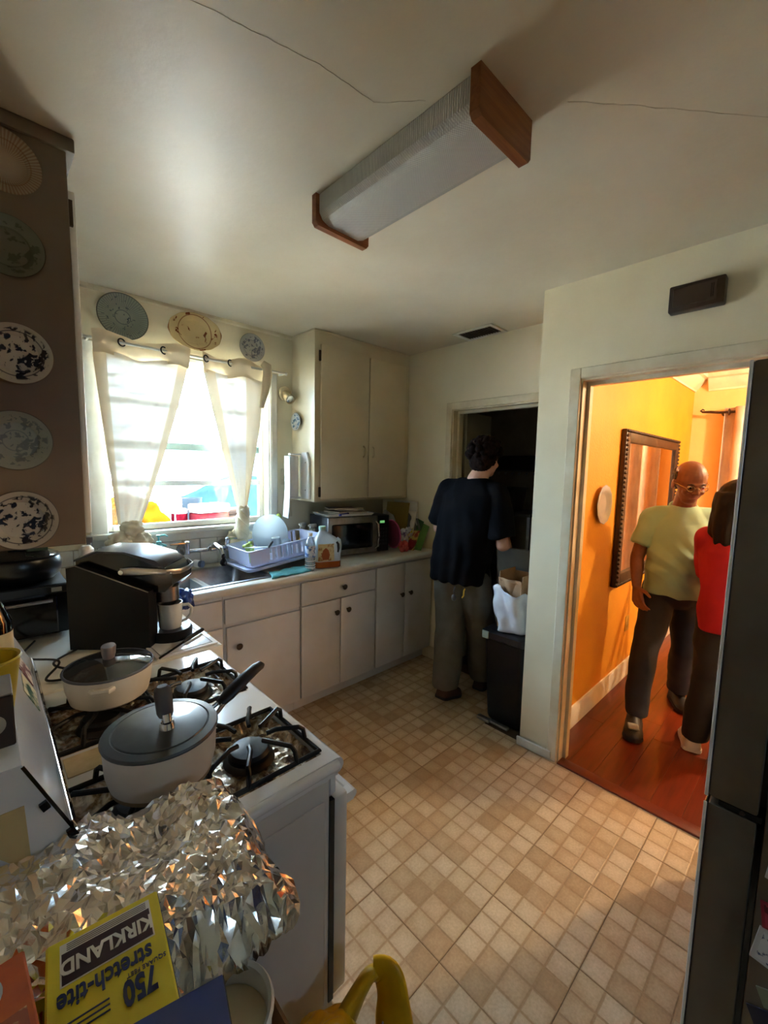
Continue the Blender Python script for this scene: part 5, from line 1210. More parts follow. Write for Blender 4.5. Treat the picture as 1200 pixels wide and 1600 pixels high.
# ------------------------------------------------------------------ dining room contents
t = thing('wall_mirror', 'large mirror in a dark beaded frame on the orange wall', 'mirror', (3.66, YD, 1.28))
mf = mat('dark_bronze_frame', (66, 40, 24), .4, .2, rgb2=(44, 26, 16), scale=18)
mx0, mx1, mz0, mz1, fwid = 2.985, 4.33, .765, 1.805, .085
def fr_piece(a, c, z0, z1): B().box(a, c, YD-.035, YD-.001, z0, z1, .008, 2).build('frame_rail', mf, t, True)
fr_piece(mx0, mx0+fwid, mz0, mz1); fr_piece(mx1-fwid, mx1, mz0, mz1); fr_piece(mx0+fwid, mx1-fwid, mz0, mz0+fwid); fr_piece(mx0+fwid, mx1-fwid, mz1-fwid, mz1)
bd = B().ell((0, 0, 0), .011, .010, .011, 8, 6).mesh('bead', mf)
def bead(x, z):
    o = bpy.data.objects.new('bead', bd); COL.objects.link(o); o.parent = t; o.location = Vector((x, YD-.036, z))-t.location
nx = int((mx1-mx0)/.030); nzz = int((mz1-mz0)/.030)
for k in range(nx+1): x = lerp(mx0+.015, mx1-.015, k/nx); bead(x, mz0+.013); bead(x, mz1-.013)
for k in range(1, nzz): z_ = lerp(mz0+.013, mz1-.013, k/nzz); bead(mx0+.015, z_); bead(mx1-.015, z_)
B().box(mx0+fwid-.005, mx1-fwid+.005, YD-.018, YD-.012, mz0+fwid-.005, mz1-fwid+.005).build('mirror_glass', mat('silvered_glass', (235, 232, 226), .02, 1.0, rgb2=(235, 232, 226)), t, True)
b = B()
plate('grey plate hung on the orange dining room wall beside the mirror', (2.712, YD-.006, 1.33), .118, platemat('plain_grey_plate', (206, 206, 210), (186, 186, 190), (180, 180, 186), .118, .8, 30, (.6, .6)), scallop=.02, group='plates hung on the walls')
t = thing('wall_outlet', 'small outlet low on the orange wall behind the man in green', 'outlet', (3.40, YD, .42))
B().box(-.035, .035, -.007, -.0005, -.057, .057, .003, 2).build('cover_plate', mat('yellow_plate', (206, 160, 70), .5), t)
for dz_ in (-.02, .02): B().box(-.015, .015, -.009, -.007, dz_-.013, dz_+.013, .002, 1).build('socket', mat('yellow_plate', (206, 160, 70), .5), t)
# drapes
satin = mat('rose_beige_satin', (204, 176, 154), .38, rgb2=(182, 150, 126), scale=3, spec=.6)
t = thing('curtain_rod', 'dark metal curtain rod with scroll end on the dining room wall', 'curtain rod', (XE-.09, .3, 2.075))
B().cyl((XE-.09, -.9, 2.075), (XE-.09, .74, 2.075), .011, seg=12).build('rod', mf, t, True)
b = B(); b.tube([(XE-.09, .74, 2.075), (XE-.09, .80, 2.085), (XE-.09, .86, 2.088), (XE-.09, .875, 2.10), (XE-.09, .86, 2.112), (XE-.09, .845, 2.102)], [.011, .012, .009, .008, .006, .004], 8); b.build('scroll_finial', mf, t, True)
B().cyl((XE-.09, .72, 2.075), (XE-.001, .72, 2.06), .009, seg=10).build('bracket', mf, t, True)
t = thing('satin_drape', 'rose-beige satin drape hanging on the far dining room wall', 'curtain', (XE-.09, .45, .03))
def drape(u, v):
    y = lerp(.70, .02, u); ph = u*2*pi*4.5
    return Vector((XE-.09+.045*sin(ph)*(1-.0*v), y+.01*sin(ph*2), lerp(2.115, .03, v)))
o = B().grid(drape, 120, 20).build('drape', satin, t, True, 3.2); solidify(o, .003)
for k in range(5):
    yk = lerp(.70, .02, (k+.25)/4.7)
    B().tube([(XE-.09+.03*cos(a), yk+.004, 2.075+.026*sin(a)) for a in [2*pi*q/18 for q in range(18)]], .005, 8, loop=True).build('grommet', mf, t, True)
# dining chair
dw = mat('espresso_wood', (36, 20, 14), .35, rgb2=(48, 28, 18))
t = thing('dining_chair', 'dark wood dining chair with cream seat behind the man', 'chair', (3.66, .40, .004), rad(160))
for x, y in ((-.2, -.2), (-.2, .2)): B().box(x-.02, x+.02, y-.02, y+.02, 0, .43, .004, 1).build('leg', dw, t)
for y in (-.2, .2): B().tube([(.23, y, .0), (.2, y, .43), (.215, y, .7), (.25, y, .98)], [.018, .022, .02, .018], 8).build('leg', dw, t)
B().box(-.22, .22, -.22, .22, .40, .445, .006, 2).build('seat_frame', dw, t)
B().box(-.215, .19, -.21, .21, .446, .50, .02, 3).build('seat_cushion', mat('cream_cushion', (222, 200, 160), .7), t)
for z_ in (.66, .78, .92): B().box(.205, .235, -.19, .19, z_-.03, z_+.03, .006, 2, M=Matrix.Translation(((z_-.7)*.12, 0, 0))).build('back_slat', dw, t)
# flush ceiling light of the dining room
t = thing('flush_ceiling_light', 'round warm ceiling light of the dining room beyond the refrigerator', 'ceiling light', (3.9, -.68, 2.43))
wl = (1.0, .76, .48)
B().lathe([(.001, -.001), (.16, -.001), (.165, -.012), (.155, -.03), (.13, -.03)], seg=32).build('ceiling_pan', mf, t)
def lampmat():
    t_ = NT('lit_globe'); t_.p.inputs['Emission Color'].default_value = (*wl, 1); t_.p.inputs['Emission Strength'].default_value = 9; t_.p.inputs['Base Color'].default_value = (1, .9, .7, 1); return t_.m
B().lathe([(.14, -.031), (.135, -.05), (.10, -.075), (.05, -.088), (.001, -.09)], seg=32).build('glass_globe', lampmat(), t)
l = bpy.data.lights.new('ceiling_bulb_light', 'POINT'); l.energy = 41; l.color = wl; l.shadow_soft_size = .06
lo = bpy.data.objects.new('ceiling_bulb_light', l); COL.objects.link(lo); lo.parent = t; lo.location = (0, 0, -.16)
# ------------------------------------------------------------------ people
def remesh(b, name, m, parent, vox, smooth=3, wr=0.0, wsc=9, seed=0, fold=None):
    me = b.mesh(name+'_raw', None); o = bpy.data.objects.new(name+'_raw', me); COL.objects.link(o)
    r = o.modifiers.new('r', 'REMESH'); r.mode = 'VOXEL'; r.voxel_size = vox; r.use_smooth_shade = True
    s_ = o.modifiers.new('s', 'SMOOTH'); s_.iterations = smooth; s_.factor = .5
    dg = bpy.context.evaluated_depsgraph_get(); dg.update()
    out = bpy.data.meshes.new_from_object(o.evaluated_get(dg)); bpy.data.objects.remove(o)
    if wr or fold:
        nrm = [v.normal.copy() for v in out.vertices]
        for v, n_ in zip(out.vertices, nrm):
            c = v.co
            d = wr*(1-2*abs(mnoise.noise(Vector((c.x*wsc+seed, c.y*wsc-seed, c.z*wsc*.55)))))
            d += wr*.5*mnoise.noise(Vector((c.x*wsc*2.3, c.y*wsc*2.3+seed, c.z*wsc*1.6)))
            if fold: d += fold(c)
            v.co = c + n_*d
    out.name = name; out.materials.clear(); out.materials.append(m)
    for p in out.polygons: p.use_smooth = True
    o = bpy.data.objects.new(name, out); COL.objects.link(o); o.parent = parent
    return o
def V(*a): return Vector(a)
def chain(b, pts, rs, seg=16):
    for i in range(len(pts)-1): b.caps(pts[i], pts[i+1], rs[i], rs[i+1], seg)
def ringstack(b, levels, seg=28, e=2.15):
    R = []
    for (cx, cy, z, rx, ry) in levels:
        ring = []
        for k in range(seg):
            a = 2*pi*k/seg; c, s_ = cos(a), sin(a)
            ring.append(V(cx+rx*abs(c)**(2/e)*(1 if c > 0 else -1), cy+ry*abs(s_)**(2/e)*(1 if s_ > 0 else -1), z))
        R.append(ring)
    b.loft(R)
def hand(b, w_, d, side_v, palm_n, curl=.5, s=1.0):
    """palm from wrist w_ along d; side_v points to the thumb side; palm_n is where fingers curl to"""
    d = d.normalized(); side_v = (side_v - d*side_v.dot(d)).normalized(); palm_n = (palm_n-d*palm_n.dot(d)).normalized()
    k0 = w_ + d*.085*s
    for q in (-.03, -.01, .01, .03): b.caps(w_+side_v*q*.55*s+d*.01, k0+side_v*q*s, .0135*s, .0125*s, 10)
    lens = {-.031: .052, -.0105: .068, .0105: .074, .031: .066}
    for q, L in lens.items():
        p = k0+side_v*q*s; dr = d.copy(); r = .0092*s
        for seg_, f in ((.42, .35), (.32, .75), (.26, .95)):
            dr2 = (dr*cos(curl*f) + palm_n*sin(curl*f)).normalized()
            p2 = p+dr2*L*seg_*s; b.caps(p, p2, r, r*.9, 8); p, dr, r = p2, dr2, r*.9
    p = w_+side_v*.026*s+d*.022*s; p1 = p+(side_v*.72+d*.6+palm_n*.25).normalized()*.038*s; p2 = p1+(side_v*.25+d*.9+palm_n*.35).normalized()*.032*s
    b.caps(p, p1, .0125*s, .0105*s, 8); b.caps(p1, p2, .0105*s, .0085*s, 8)
def head(b, c, H, tilt=0.0, yaw=0.0, side=0.0):
    """face looks along +x before tilt/yaw; H = head height"""
    k = H/.235; M = Matrix.Translation(c) @ Matrix.Rotation(yaw, 4, 'Z') @ Matrix.Rotation(tilt, 4, 'Y') @ Matrix.Rotation(side, 4, 'X') @ Matrix.Scale(k, 4)
    b.ell((-.008, 0, .028), .094, .075, .089, 20, 14, M)
    b.ell((.028, 0, -.03), .062, .060, .075, 18, 12, M)
    b.ell((.040, 0, -.082), .040, .040, .030, 14, 10, M)
    b.ell((.079, 0, .018), .012, .042, .010, 12, 8, M)                    # brow
    for s_ in (-1, 1):
        b.ell((.062, s_*.036, -.030), .022, .020, .020, 12, 8, M)         # cheek
        b.ell((-.005, s_*.077, -.012), .020, .008, .031, 12, 8, M)        # ear
        b.ell((.004, s_*.080, .004), .010, .006, .012, 10, 6, M)
    b.caps(M @ V(.084, 0, .008), M @ V(.103, 0, -.022), .0085*k, .0125*k, 10)   # nose
    for s_ in (-1, 1): b.ell((.095, s_*.011, -.026), .010, .008, .008, 8, 6, M)
    b.ell((.082, 0, -.052), .010, .024, .006, 10, 6, M); b.ell((.081, 0, -.063), .010, .021, .006, 10, 6, M)
    return M
def face_parts(parent, M, k, eyes=True):
    ew = mat('eye_white', (206, 198, 186), .3); ed = mat('eye_dark', (24, 16, 12), .2)
    lips = mat('lip_skin', (134, 74, 60), .5); bw = mat('brow_hair', (58, 48, 42), .8)
    for s_ in (-1, 1):
        o = B().ell((.077, s_*.031, .003), .010, .0125, .007, 12, 8, M).build('eye', ew, parent)
        B().ell((.0855, s_*.031, .001), .0035, .006, .0055, 10, 6, M).build('iris', ed, o)
        B().tube([M @ V(.086, s_*.014, .019), M @ V(.089, s_*.03, .024), M @ V(.08, s_*.048, .019)], [.0025*k, .0035*k, .002*k], 6).build('eyebrow', bw, parent)
    B().tube([M @ V(.086, -.022, -.057), M @ V(.0925, 0, -.0575), M @ V(.086, .022, -.057)], [.0015, .0028, .0015], 6).build('mouth_line', lips, parent)
def skinmat(name, rgb, rgb2): return mat(name, rgb, .5, rgb2=rgb2, scale=14, bump=.15, bscale=120, sss=.08)
def shoe(parent, heel, toe, m, sole, up=V(0, 0, 1), w=.046, h=.085, nm='shoe'):
    heel, toe = V(*heel), V(*toe); d = toe-heel; L = d.length; d.normalize(); s_ = d.cross(up).normalized(); u = s_.cross(d).normalized()
    R = []; S = []
    for t_, ww, hh in ((0, .55, .55), (.03, .8, .8), (.12, .95, 1.0), (.3, .9, .98), (.45, .95, .75), (.62, 1.05, .58), (.8, 1.05, .5), (.93, .8, .4), (1, .35, .22)):
        c = heel+d*L*t_; ring = []; r2_ = []
        for k in range(16):
            a = 2*pi*k/16; x = cos(a)*w*ww; z = max(0, sin(a))*h*hh + min(0, sin(a))*.004
            ring.append(c+s_*x+u*(z+.016))
        R.append(ring)
        S.append([c+s_*(q*w*ww*1.08)+u*z for q, z in ((-1, 0), (1, 0), (1, .018), (-1, .018))])
    o = B().loft(R).build(nm, m, parent, False, .9); B().loft(S).build('sole', sole, o)
    return o

def person(label, loc, rz, J, skin, shirt, trousers, shoe_m, sole_m, fold=None, build=1.0, scale_head=.235, hands=('L', 'R'), bald=False, sleeve=.55, group=None):
    t = thing('person', label, 'person', loc, rz)
    b = B()
    M = head(b, J['head'], scale_head, J.get('tilt', 0), J.get('yaw', 0), J.get('side', 0))
    hc = V(*J['head']); nb = V(*J['neck']); pel = V(*J['pelvis']); ch = V(*J['chest'])
    b.caps(hc+V(-.02, 0, -.05), nb, .052*build, .06*build)
    b.ell(ch, .10*build, .155*build, .17); b.ell((ch+pel)/2, .10*build, .14*build, .15); b.ell(pel, .105*build, .15*build, .11)
    for s in 'LR':
        sh, el, wr_ = V(*J['sh'+s]), V(*J['el'+s]), V(*J['wr'+s])
        b.caps(nb+V(0, 0, -.03), sh, .05, .052); chain(b, [sh, (sh+el)/2, el], [.050*build, .046*build, .037*build]); chain(b, [el, el.lerp(wr_, .3), wr_], [.037*build, .038*build, .025*build])
        if 'hd'+s in J: hd_, sv, pn, cu_ = J['hd'+s]; hand(b, wr_, V(*hd_), V(*sv), V(*pn), cu_, J.get('hs', 1.0))
        hp2, kn, an = V(*J['hip'+s]), V(*J['kn'+s]), V(*J['an'+s])
        chain(b, [hp2, kn, an], [.075*build, .052, .036]); 
    body = remesh(b, 'body', skin, t, .0048, 3)
    # shirt
    b = B(); ringstack(b, J['shirt'])
    for s in 'LR':
        sh, el = V(*J['sh'+s]), V(*J['el'+s]); e = sh.lerp(el, sleeve)
        b.caps(V(nb.x-.004, nb.y, nb.z-.045), sh, .058, .062*build, 16); b.caps(V(nb.x-.004, nb.y, nb.z-.05).lerp(sh, .5)+V(0, 0, .004), sh, .06, .064*build, 16)
        b.tube([sh-(el-sh).normalized()*.03, sh, e, e+(el-sh).normalized()*.012], [.045*build, .066*build, J.get('slr', .064), J.get('slr', .064)], 18)
    sh_o = remesh(b, 'shirt', shirt, t, .0075, 3, .009, 7, J.get('seed', 1), fold)
    B().tube([nb+V(.062*cos(a), .068*sin(a)*1.0, J.get('colz', .012)-.028*cos(a)) for a in [2*pi*k/28 for k in range(28)]], .0075, 8, loop=True).build('collar', shirt, sh_o, False, 3.2)
    # trousers
    b = B(); b.ell(pel, .125*build, .165*build, .12)
    for s in 'LR':
        hp2, kn, an = V(*J['hip'+s]), V(*J['kn'+s]), V(*J['an'+s]); r = J.get('leg', (.098, .082, .072))
        b.tube([hp2+V(0, 0, .06), hp2, hp2.lerp(kn, .5), kn, kn.lerp(an, .5), an+V(0, 0, .0), an+V(0, 0, -.02)], [r[0]*.8, r[0], (r[0]+r[1])/2, r[1], (r[1]+r[2])/2, r[2], r[2]*.95], 20)
    remesh(b, 'trousers', trousers, t, .0085, 3, .012, 6, J.get('seed', 1)+3)
    for s in 'LR':
        if 'shoe'+s in J: shoe(t, *J['shoe'+s], shoe_m, sole_m)
    return t, M, body

def bfold(c): return .006*sin(math.atan2(c.y-.0, c.x+.001)*11+4*nz(c, 3)+c.z*4)*max(0, min(1, (1.36-c.z)*2.2)) + .004*sin(c.z*45+c.y*30+4*nz(c, 4))*max(0, 1-abs(c.z-.95)/.14)
# man in the dark T-shirt, seen from behind, stepping into the hall
J = dict(head=(.045, -.095, 1.592), neck=(-.005, -.065, 1.462), chest=(.0, -.03, 1.24), pelvis=(.0, .03, .90), tilt=.18, yaw=-.15,
    shL=(.0, .135, 1.395), elL=(.03, .225, 1.13), wrL=(.23, .17, 1.04), shR=(.0, -.205, 1.385), elR=(.0, -.252, 1.075), wrR=(.19, -.20, 1.05),
    hdL=((1, -.2, 0), (0, -.3, 1), (0, -1, 0), .6), hdR=((1, .3, 0), (0, .3, 1), (0, 1, 0), .6),
    hipL=(.0, .10, .86), knL=(.03, .10, .46), anL=(-.09, .055, .13), hipR=(.02, -.05, .86), knR=(.16, -.05, .47), anR=(.25, -.03, .10),
    shirt=[(.0, .045, .815, .135, .195), (.0, .04, .90, .135, .195), (.0, .02, 1.02, .13, .195), (.0, -.01, 1.15, .13, .2), (.0, -.03, 1.28, .128, .205), (.0, -.035, 1.37, .11, .2), (.0, -.045, 1.43, .085, .14), (-.003, -.06, 1.465, .065, .078)],
    shoeL=((-.165, .05, .055), (.06, .045, .0)), shoeR=((.19, -.03, .0), (.45, -.03, .0)), leg=(.105, .092, .08), slr=.082, seed=4, colz=-.03)
skin1 = skinmat('fair_skin', (206, 158, 136), (188, 136, 114))
tee = mat('black_navy_tee', (11, 11, 15), .95, rgb2=(8, 8, 11), scale=6, bump=.2, bscale=200, spec=.12)
olive = mat('olive_grey_trousers', (98, 95, 84), .85, rgb2=(84, 81, 70), scale=6, bump=.2, bscale=160)
brown_sh = mat('brown_suede', (78, 52, 38), .8, rgb2=(60, 38, 28)); dsole = mat('dark_sole', (30, 28, 26), .7)
t, M, body = person('man in black T-shirt and olive trousers stepping into the dark doorway', (2.22, 1.575, 0), rad(6), J, skin1, tee, olive, brown_sh, dsole, fold=bfold, scale_head=.225, sleeve=.80)
hairb = mat('dark_brown_curls', (40, 26, 20), .95, rgb2=(22, 14, 11), scale=30, spec=.1)
b = B(); b.ell((-.02, 0, .045), .100, .088, .088, 18, 12, M); b.ell((-.05, 0, -.03), .066, .074, .068, 16, 10, M)
random.seed(5)
for k in range(230):
    a = random.uniform(0, 2*pi); ph = random.uniform(-.75, 1.5); d = V(cos(ph)*cos(a), cos(ph)*sin(a), sin(ph))
    if d.x > .55 and d.z < .35: continue
    if d.z < -.2 and d.x > .1: continue
    q_ = random.uniform(.98, 1.14); p = M @ V(-.022+.102*d.x*q_, .09*d.y*q_, .035+.088*d.z*q_); b.ell(p, random.uniform(.009, .019), None, None, 8, 6)
remesh(b, 'hair', hairb, t, .0042, 0, .004, 60)
o = B().tube([(-.14, -.02, .80), (-.155, -.02, .78), (-.15, -.02, .76), (-.145, -.015, .78)], .004, 6).ell((-.15, -.02, .735), .012, .016, .022, 10, 8).build('key_fob', mat('grey_fob', (70, 72, 78), .4), t)
B().tube([(-.132, -.085, .80), (-.145, -.085, .79), (-.146, -.085, .76), (-.146, -.075, .745)], .004, 6).build('yellow_clip', mat('yellow_clip', (214, 170, 50), .4), t)

# green T-shirt, facing the kitchen
J = dict(head=(.065, .005, 1.472), neck=(.0, .0, 1.318), chest=(.0, .0, 1.12), pelvis=(-.01, .0, .82), tilt=.38, yaw=.22,
    shL=(-.01, .150, 1.252), elL=(-.07, .198, 1.01), wrL=(-.03, .2, .83), shR=(.0, -.152, 1.247), elR=(.03, -.222, 1.0), wrR=(.10, -.222, .835),
    hdL=((.2, 0, -1), (1, 0, 0), (0, -1, 0), .5), hdR=((.35, .12, -1), (.75, .6, .2), (.25, 1, 0), .55), hs=1.0,
    hipL=(-.02, .085, .78), knL=(-.03, .07, .43), anL=(-.215, .11, .11), hipR=(.0, -.085, .78), knR=(.125, -.15, .43), anR=(.205, -.19, .10),
    shirt=[(.02, .0, .80, .14, .168), (.03, .0, .88, .15, .172), (.05, .0, .96, .168, .172), (.04, .0, 1.05, .158, .168), (.015, .0, 1.15, .132, .162), (.0, .0, 1.225, .108, .15), (-.005, .0, 1.285, .082, .108), (-.005, .0, 1.325, .062, .07)],
    shoeL=((-.28, .10, .012), (-.05, .135, .006)), shoeR=((.165, -.185, .006), (.405, -.225, .006)), leg=(.088, .069, .058), slr=.066, seed=9, colz=.008)
skin2 = skinmat('tan_skin', (132, 82, 60), (112, 66, 46))
mint = mat('pale_green_tee', (150, 182, 156), .8, rgb2=(140, 172, 146), scale=5, bump=.2, bscale=200)
denim = mat('charcoal_denim', (30, 30, 37), .85, rgb2=(42, 42, 50), scale=5, bump=.2, bscale=200)
blk_sh = mat('black_slippers', (24, 22, 22), .5); 
def rid(x): return 1-2*abs((x/pi) % 2-1)
def tfold(c): return .0095*rid(c.z*52+c.y*38+2.5*sin(c.y*14)+2*nz(c, 6))*max(0, 1-abs(c.z-.97)/.2)*(.4+.6*max(0, min(1, (c.x+.02)*10))) + .007*rid(c.y*30-c.z*26+3*nz(c, 5))*max(0, 1-abs(c.z-1.2)/.12)
t, M, body = person('older man in pale green T-shirt and dark jeans walking in the orange room', (3.04, .595, .004), rad(203), J, skin2, mint, denim, blk_sh, blk_sh, fold=tfold, build=1.02, scale_head=.245, sleeve=.62)
face_parts(body, M, 1.04)
gh = mat('short_grey_hair', (74, 64, 58), .7, rgb2=(52, 44, 40), scale=40)
def hb(u, v):
    a = rad(105)+u*rad(150); 
    return M @ V(-.006+.0965*cos(a), .0775*sin(a), lerp(-.045, .062, v))
b = B()
for k in range(240):
    a = rad(random.uniform(80, 280)); z_ = random.uniform(-.05, .055)
    if abs(a-pi) > rad(75) and z_ < -.005: continue
    q = math.sqrt(max(0, 1-((z_-.028)/.09)**2))
    b.ell(M @ V(-.009+.095*q*cos(a), .0765*q*sin(a), z_), .0085, None, None, 6, 5)
remesh(b, 'hair', gh, t, .0045, 1)
gl_m = mat('glasses_wire', (196, 180, 150), .25, .9)
o = B()
for s_ in (-1, 1):
    o.tube([M @ V(.097, s_*.031+.019*cos(a), .0+.014*sin(a)) for a in [2*pi*k/18 for k in range(18)]], .0016, 6, loop=True)
    o.tube([M @ V(.094, s_*.05, .004), M @ V(.05, s_*.073, .006), M @ V(.0, s_*.085, .0)], .0016, 6)
o.tube([M @ V(.098, -.012, .003), M @ V(.102, 0, .006), M @ V(.098, .012, .003)], .0016, 6)
go = o.build('eyeglasses', gl_m, t)
for s_ in (-1, 1): B().lathe([(.001, -.0005), (.018, -.0005), (.018, .0005), (.001, .0005)], M=M @ Matrix.Translation((.097, s_*.031, 0)) @ Matrix.Rotation(rad(90), 4, 'Y'), seg=18, sx=.75).build('lens', clearglass, go)
for k, (hx, hy) in enumerate(((.345, -.215),)): 
    B().box(hx-.035, hx+.03, hy-.028, hy+.028, .062, .072, .004, 1).build('slipper_patch', mat('grey_patch', (140, 136, 130), .7), t)

# woman with long dark hair, red top
J = dict(head=(.0, .045, 1.385), neck=(-.005, .03, 1.245), chest=(.0, .02, 1.06), pelvis=(.0, .0, .80), tilt=.1, yaw=.5,
    shL=(.0, .145, 1.185), elL=(.10, .13, .98), wrL=(.24, .05, 1.0), shR=(.0, -.125, 1.185), elR=(.05, -.17, .95), wrR=(.22, -.1, .9),
    hdL=((1, -.3, .2), (0, -.3, 1), (0, -1, 0), .6), hdR=((1, .3, 0), (0, .3, 1), (0, 1, 0), .6), hs=.9,
    hipL=(.0, .075, .76), knL=(.03, .085, .42), anL=(.0, .12, .09), hipR=(.0, -.075, .76), knR=(.03, -.05, .42), anR=(-.09, -.005, .09),
    shirt=[(.0, .0, .70, .12, .15), (.0, .005, .80, .125, .155), (.0, .01, .92, .11, .145), (.0, .015, 1.02, .12, .15), (.0, .02, 1.12, .115, .16), (.0, .02, 1.19, .09, .145), (.0, .025, 1.235, .06, .08), (.0, .03, 1.255, .052, .06)],
    shoeL=((-.05, .125, .006), (.17, .155, .006)), shoeR=((-.14, .0, .006), (.09, -.01, .006)), leg=(.088, .068, .056), slr=.058, seed=14, colz=.004)
red = mat('red_knit', (176, 16, 40), .8, rgb2=(156, 10, 32), scale=5, bump=.2, bscale=220)
blkt = mat('black_trousers', (20, 19, 22), .8, rgb2=(28, 27, 30))
wsh = mat('white_sneaker', (220, 210, 196), .5); 
t, M, body = person('woman with dark shoulder-length hair and red top half hidden by the refrigerator', (2.80, .277, .004), rad(8), J, skin2, red, blkt, wsh, wsh, build=.9, scale_head=.215, sleeve=1.0)
b = B(); b.ell((-.016, 0, .03), .102, .092, .092, 18, 12, M)
hx = V(*J['head'])
ringstack(b, [(-.055, .045, 1.165, .05, .085), (-.05, .045, 1.22, .065, .10), (-.045, .045, 1.30, .072, .102), (-.03, .045, 1.38, .082, .098), (-.02, .045, 1.43, .08, .09)], 22, 2.2)
hb_ = mat('black_brown_hair', (20, 12, 11), .6, rgb2=(12, 7, 7), scale=20, spec=.25)
def hfold(c): return .006*sin(math.atan2(c.y-.045, c.x)*16)*max(0, min(1, (1.40-c.z)*5))
remesh(b, 'hair', hb_, t, .007, 2, .003, 20, 2, hfold)
# ------------------------------------------------------------------ outside the window
gr = mat('sunlit_concrete', (190, 184, 172), .9, rgb2=(168, 160, 146), scale=2)
o = struct(B().box(-12, 16, 2.86, 30, -.35, -.15).build('ground_outside', gr))
o = struct(B().box(-14, 18, -22, -1.9, -.35, -.15).build('ground_rear', gr))
t = thing('neighbour_house', 'white stucco house wall beyond the yard, seen through the window', 'house', (3.5, 10, -.15))
B().box(-3, 9, 10, 13, -.15, 4.2).build('house_wall', mat('white_stucco', (236, 232, 224), .9, rgb2=(224, 218, 206), scale=3), t, True)
B().prism([(9.5, 4.2), (13.5, 4.2), (11.5, 5.6)], 'X', -3.3, 9.3).build('house_roof', mat('grey_shingle', (150, 140, 132), .9), t, True)
B().box(4.4, 5.6, 9.96, 10.0, 1.0, 2.1).build('house_window', mat('dim_pane', (120, 136, 150), .2), t, True)
t = thing('brick_wall', 'low brick garden wall beyond the blue tarp', 'wall', (5, 8.6, -.15))
brk = mat('garden_brick', (176, 120, 96), .9, rgb2=(150, 96, 76), scale=9)
B().box(3.2, 7.2, 8.62, 8.78, -.15, 1.15).build('mortar_core', mat('mortar', (170, 160, 148), .9), t, True)
bm_ = B().box(-.105, .105, -.05, .05, -.033, .033, .004, 1).mesh('brick', brk)
for j in range(12):
    for i in range(17):
        o = bpy.data.objects.new('brick', bm_); COL.objects.link(o); o.parent = t; o.location = Vector((3.32+i*.225+(.11 if j % 2 else 0), 8.59, .28+j*.075))-t.location
        if j > 11: break
def on(z): return z
dk_t = mat('weathered_table', (150, 126, 96), .8)
t = thing('garden_table', 'long weathered table in the yard carrying the coolers', 'table', (1.9, 5.6, -.15))
B().box(1.6, 3.2, 5.2, 6.1, .62, .66, .004, 1).build('table_top', dk_t, t, True)
for x in (1.66, 3.1):
    for y in (5.3, 6.0): B().box(x-.03, x+.03, y-.03, y+.03, -.15, .62).build('leg', dk_t, t, True)
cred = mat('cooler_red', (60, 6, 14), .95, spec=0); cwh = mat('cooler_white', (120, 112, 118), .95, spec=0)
t = thing('drinks_cooler', 'red round drinks cooler with white lid in the yard', 'cooler', (1.74, 5.5, .661))
B().lathe([(.001, 0), (.085, 0), (.09, .02), (.092, .26), (.001, .26)], seg=24).build('cooler_body', cred, t)
B().lathe([(.096, .26), (.096, .30), (.08, .315), (.001, .318)], seg=24).build('cooler_lid', cwh, t)
t = thing('ice_chest', 'pink-red ice chest with white lid on the yard table', 'cooler', (2.03, 5.42, .661), rad(12))
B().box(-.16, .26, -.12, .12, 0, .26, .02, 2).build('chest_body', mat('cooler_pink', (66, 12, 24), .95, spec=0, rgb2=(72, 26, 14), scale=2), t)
B().box(-.17, .27, -.13, .13, .262, .37, .02, 2).build('chest_lid', cwh, t)
t = thing('stock_pot', 'grey metal stock pot standing behind the ice chest', 'pot', (2.05, 5.95, .661))
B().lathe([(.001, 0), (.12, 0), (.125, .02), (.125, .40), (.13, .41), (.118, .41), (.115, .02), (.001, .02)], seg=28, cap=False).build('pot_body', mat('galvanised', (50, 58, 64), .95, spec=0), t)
B().tube([(-.125, 0, .33), (-.155, 0, .32), (-.155, 0, .29), (-.125, 0, .28)], .006, 8).build('ear_handle', steel, t)
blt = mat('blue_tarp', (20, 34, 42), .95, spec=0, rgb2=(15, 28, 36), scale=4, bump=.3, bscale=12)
t = thing('blue_tarp', 'light blue tarp draped as a slope over things in the yard', 'tarp', (3.0, 6.6, -.15))
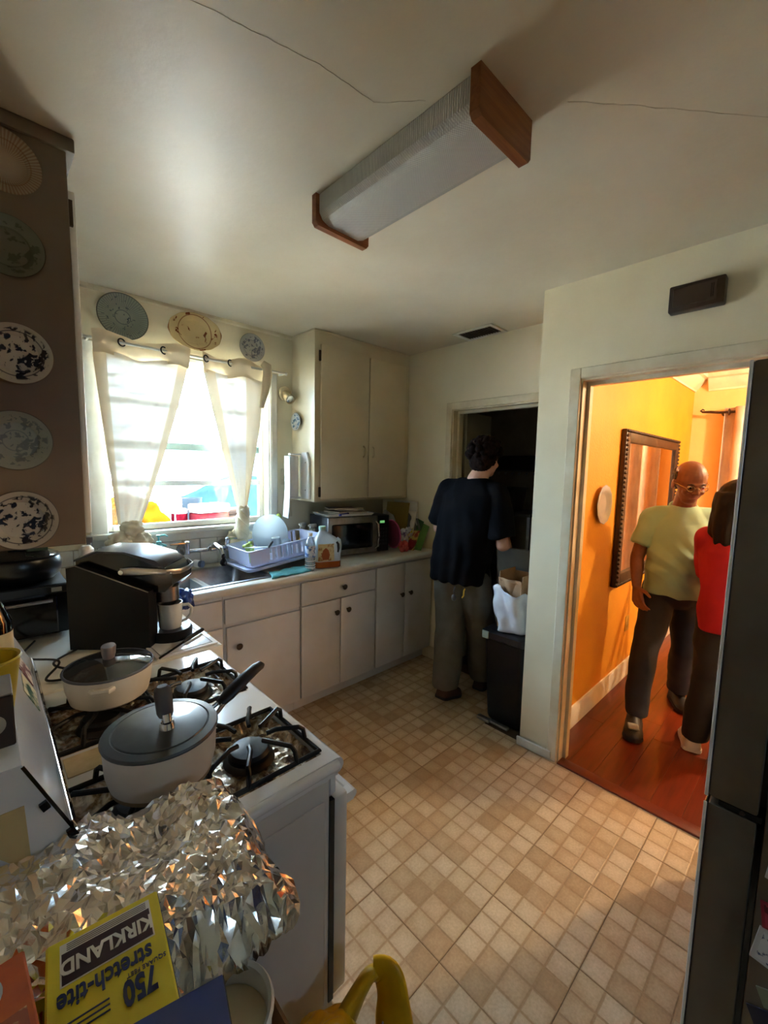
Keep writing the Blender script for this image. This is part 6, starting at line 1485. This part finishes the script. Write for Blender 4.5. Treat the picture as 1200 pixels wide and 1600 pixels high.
o = B().grid(lambda u, v: Vector((lerp(2.2, 3.9, u)+.15*v, lerp(6.1, 7.4, v), lerp(.45, .98, min(1, v*1.3))*1.0+.35*min(1, max(0, (u-.02)*2.2))*v+.03*nz((u*4, v*4, 0), 1.3, 4))), 28, 20).build('tarp_sheet', blt, t, True, 3.2); solidify(o, .006)
for x, y, h in ((2.35, 6.15, .5), (3.9, 6.15, .5), (2.55, 7.3, .98), (3.95, 7.3, 1.25)): B().cyl((x, y, -.15), (x, y, h), .02, seg=8).build('tarp_pole', steel, t, True)
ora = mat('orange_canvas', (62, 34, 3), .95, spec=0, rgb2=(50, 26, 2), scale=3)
t = thing('orange_canopy', 'orange canvas sheet heaped at the left of the yard', 'canvas', (1.35, 5.6, -.15))
bunch(t, 'canvas_folds', (1.30, 5.55, .80), (.30, .26, .26), 51, .3, 5, ora)
bunch(t, 'canvas_folds', (1.30, 6.2, .86), (.26, .22, .26), 54, .25, 5, ora)
B().box(.9, 1.58, 5.3, 6.5, -.15, .6).build('canvas_base', dk_t, t, True)
tq = mat('teal_rope', (60, 150, 156), .7, rgb2=(220, 226, 226), scale=16)
t = thing('garden_hose', 'tangled teal garden hose beside the orange canvas', 'hose', (1.70, 5.27, .661))
for k in range(4): B().tube([(.05+(.07+.012*k)*cos(a), -.0+(.05+.01*k)*sin(a), .014+.02*k+.012*sin(3*a+k)) for a in [2*pi*q/28 for q in range(28)]], .011, 8, loop=True).build('hose_loop', tq, t)
for k, lb_ in enumerate(('bottom brown cushion of the stack on the yard table', 'middle brown cushion of the stack on the yard table', 'top brown cushion of the stack on the yard table')):
    t = thing('garden_cushion', lb_, 'cushion', (2.55, 5.85, .662+k*.0855), group='cushions stacked on the yard table')
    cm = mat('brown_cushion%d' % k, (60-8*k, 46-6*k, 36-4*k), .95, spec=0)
    B().box(-.2+.02*k, .2-.015*k, -.13, .13, 0, .085, .03, 3).build('cushion_pad', cm, t)
    B().tube([(-.2+.02*k+.006, -.124, .042), (.2-.015*k-.006, -.124, .042), (.2-.015*k-.006, .124, .042), (-.2+.02*k+.006, .124, .042)], .006, 6, loop=True).build('piping', cm, t)
